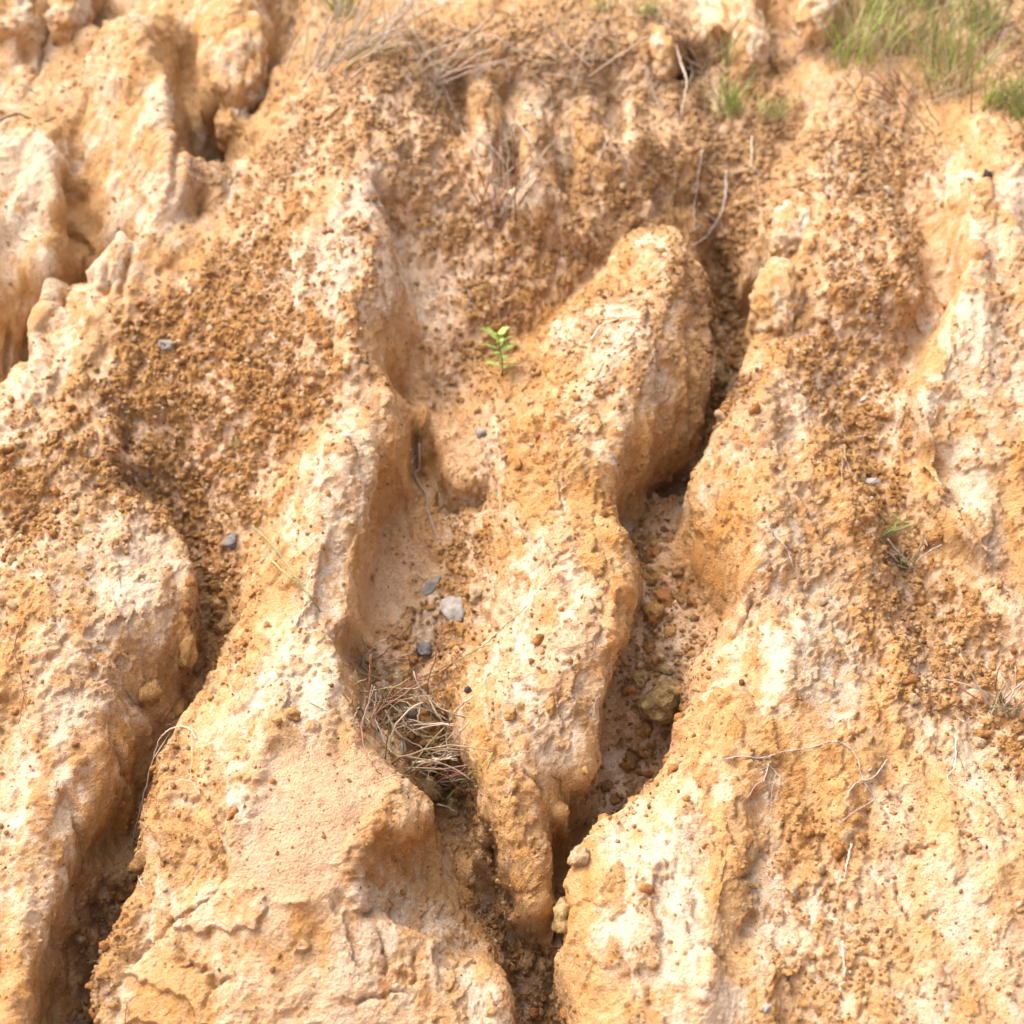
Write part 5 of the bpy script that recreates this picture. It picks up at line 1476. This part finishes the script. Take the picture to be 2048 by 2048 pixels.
stems_plant('bare_shrub', 'thin bare reddish shrub above the green seedling', 'shrub', 1000, 690, 5, 90, 260, .35, 1.2, [M_RED, M_DKTWIG, M_TWIG], 13, -.05, .6, 1.6, 14)
stems_plant('bare_shrub', 'sparse bare shrub on the scree beside the pale column', 'shrub', 985, 440, 14, 70, 210, .6, 1, [M_RED, M_TWIG], 14, .0, .5, 2.2, 20)
stems_plant('dead_grass_clump', 'grey dry twiggy scrub on the upper centre scree', 'dead grass', 850, 120, 22, 60, 170, 1.2, .7, [M_TWIG, M_ROOT, M_STRAW], 15, .2, .8, 2.2, 60)
stems_plant('dead_grass_clump', 'dry twiggy scrub high on the centre right slope', 'dead grass', 1180, 130, 22, 60, 170, 1.2, .7, [M_TWIG, M_ROOT, M_STRAW], 16, -.2, .8, 2.2, 60)
stems_plant('dead_grass_clump', 'brown scrub beside the dark hollow at the top', 'dead grass', 1420, 130, 16, 60, 150, 1.0, .7, [M_TWIG, M_DKTWIG, M_STRAW], 17, .0, .8, 2.2, 24)
stems_plant('dead_grass_clump', 'dry stems under the grass on the right ridge head', 'dead grass', 1830, 210, 24, 60, 150, 1.1, .7, [M_STRAW, M_TWIG, M_RED], 18, -.1, .8, 2.2, 60)

# the seedling: feathery leaves of paired leaflets on a thin red stem
seed = link('seedling', None, None, label='small bright green seedling with feathery leaves growing in the middle gully', category='seedling')
p0, n0, _ = hit(1004, 752)
k0 = mm(1004, 752)
seed.location = p0
top = Vector((-.006, -.02, 82 * k0))
link('stem', tube_mesh('stem', [([top * t + Vector((.003 * math.sin(t * 4), 0, 0)) for t in np.linspace(0, 1, 8)], .0016, .0009)], 6), M_RED, parent=seed)


def leaf_mesh(length, r):
    vs, fs = [], []
    axis = [Vector((0, 0, 0)) + Vector((length * t, 0, length * (.25 * t - .38 * t * t))) for t in np.linspace(0, 1, 10)]
    for i in range(1, 10):
        for sgn in (-1, 1):
            c = axis[i]
            dv = (Vector((.55, sgn, .12 + r.uniform(-.1, .15)))).normalized()
            L = length * (.27 if 1 < i < 8 else .17) * r.uniform(.85, 1.15)
            w = L * .2
            s2 = dv.cross(Vector((0, 0, 1))).normalized()
            b = len(vs)
            vs += [c, c + dv * L * .35 + s2 * w, c + dv * L * .75 + s2 * w * .8, c + dv * L, c + dv * L * .75 - s2 * w * .8, c + dv * L * .35 - s2 * w, c + dv * L * .5 + Vector((0, 0, -w * .25))]
            fs += [(b, b + 1, b + 6), (b + 1, b + 2, b + 6), (b + 2, b + 3, b + 6), (b + 3, b + 4, b + 6), (b + 4, b + 5, b + 6), (b + 5, b, b + 6)]
    return vs, fs, axis


for j in range(17):
    r = random.Random(60 + j)
    L = r.uniform(24, 50) * k0
    vs, fs, ax = leaf_mesh(L, r)
    me = bpy.data.meshes.new('leaf')
    me.from_pydata([tuple(v) for v in vs], [], fs)
    o = link('leaf', me, M_LEAF, parent=seed)
    t = .15 + .85 * (j / 16)
    o.matrix_local = Matrix.Translation(top * t) @ Matrix.Rotation(j * 2.4 + .3, 4, 'Z') @ Matrix.Rotation(-.25 - .35 * t, 4, 'Y')
    link('leaf_stalk', tube_mesh('leaf_stalk', [(ax, .0008, .0004)], 5), M_OLIVE, parent=o)
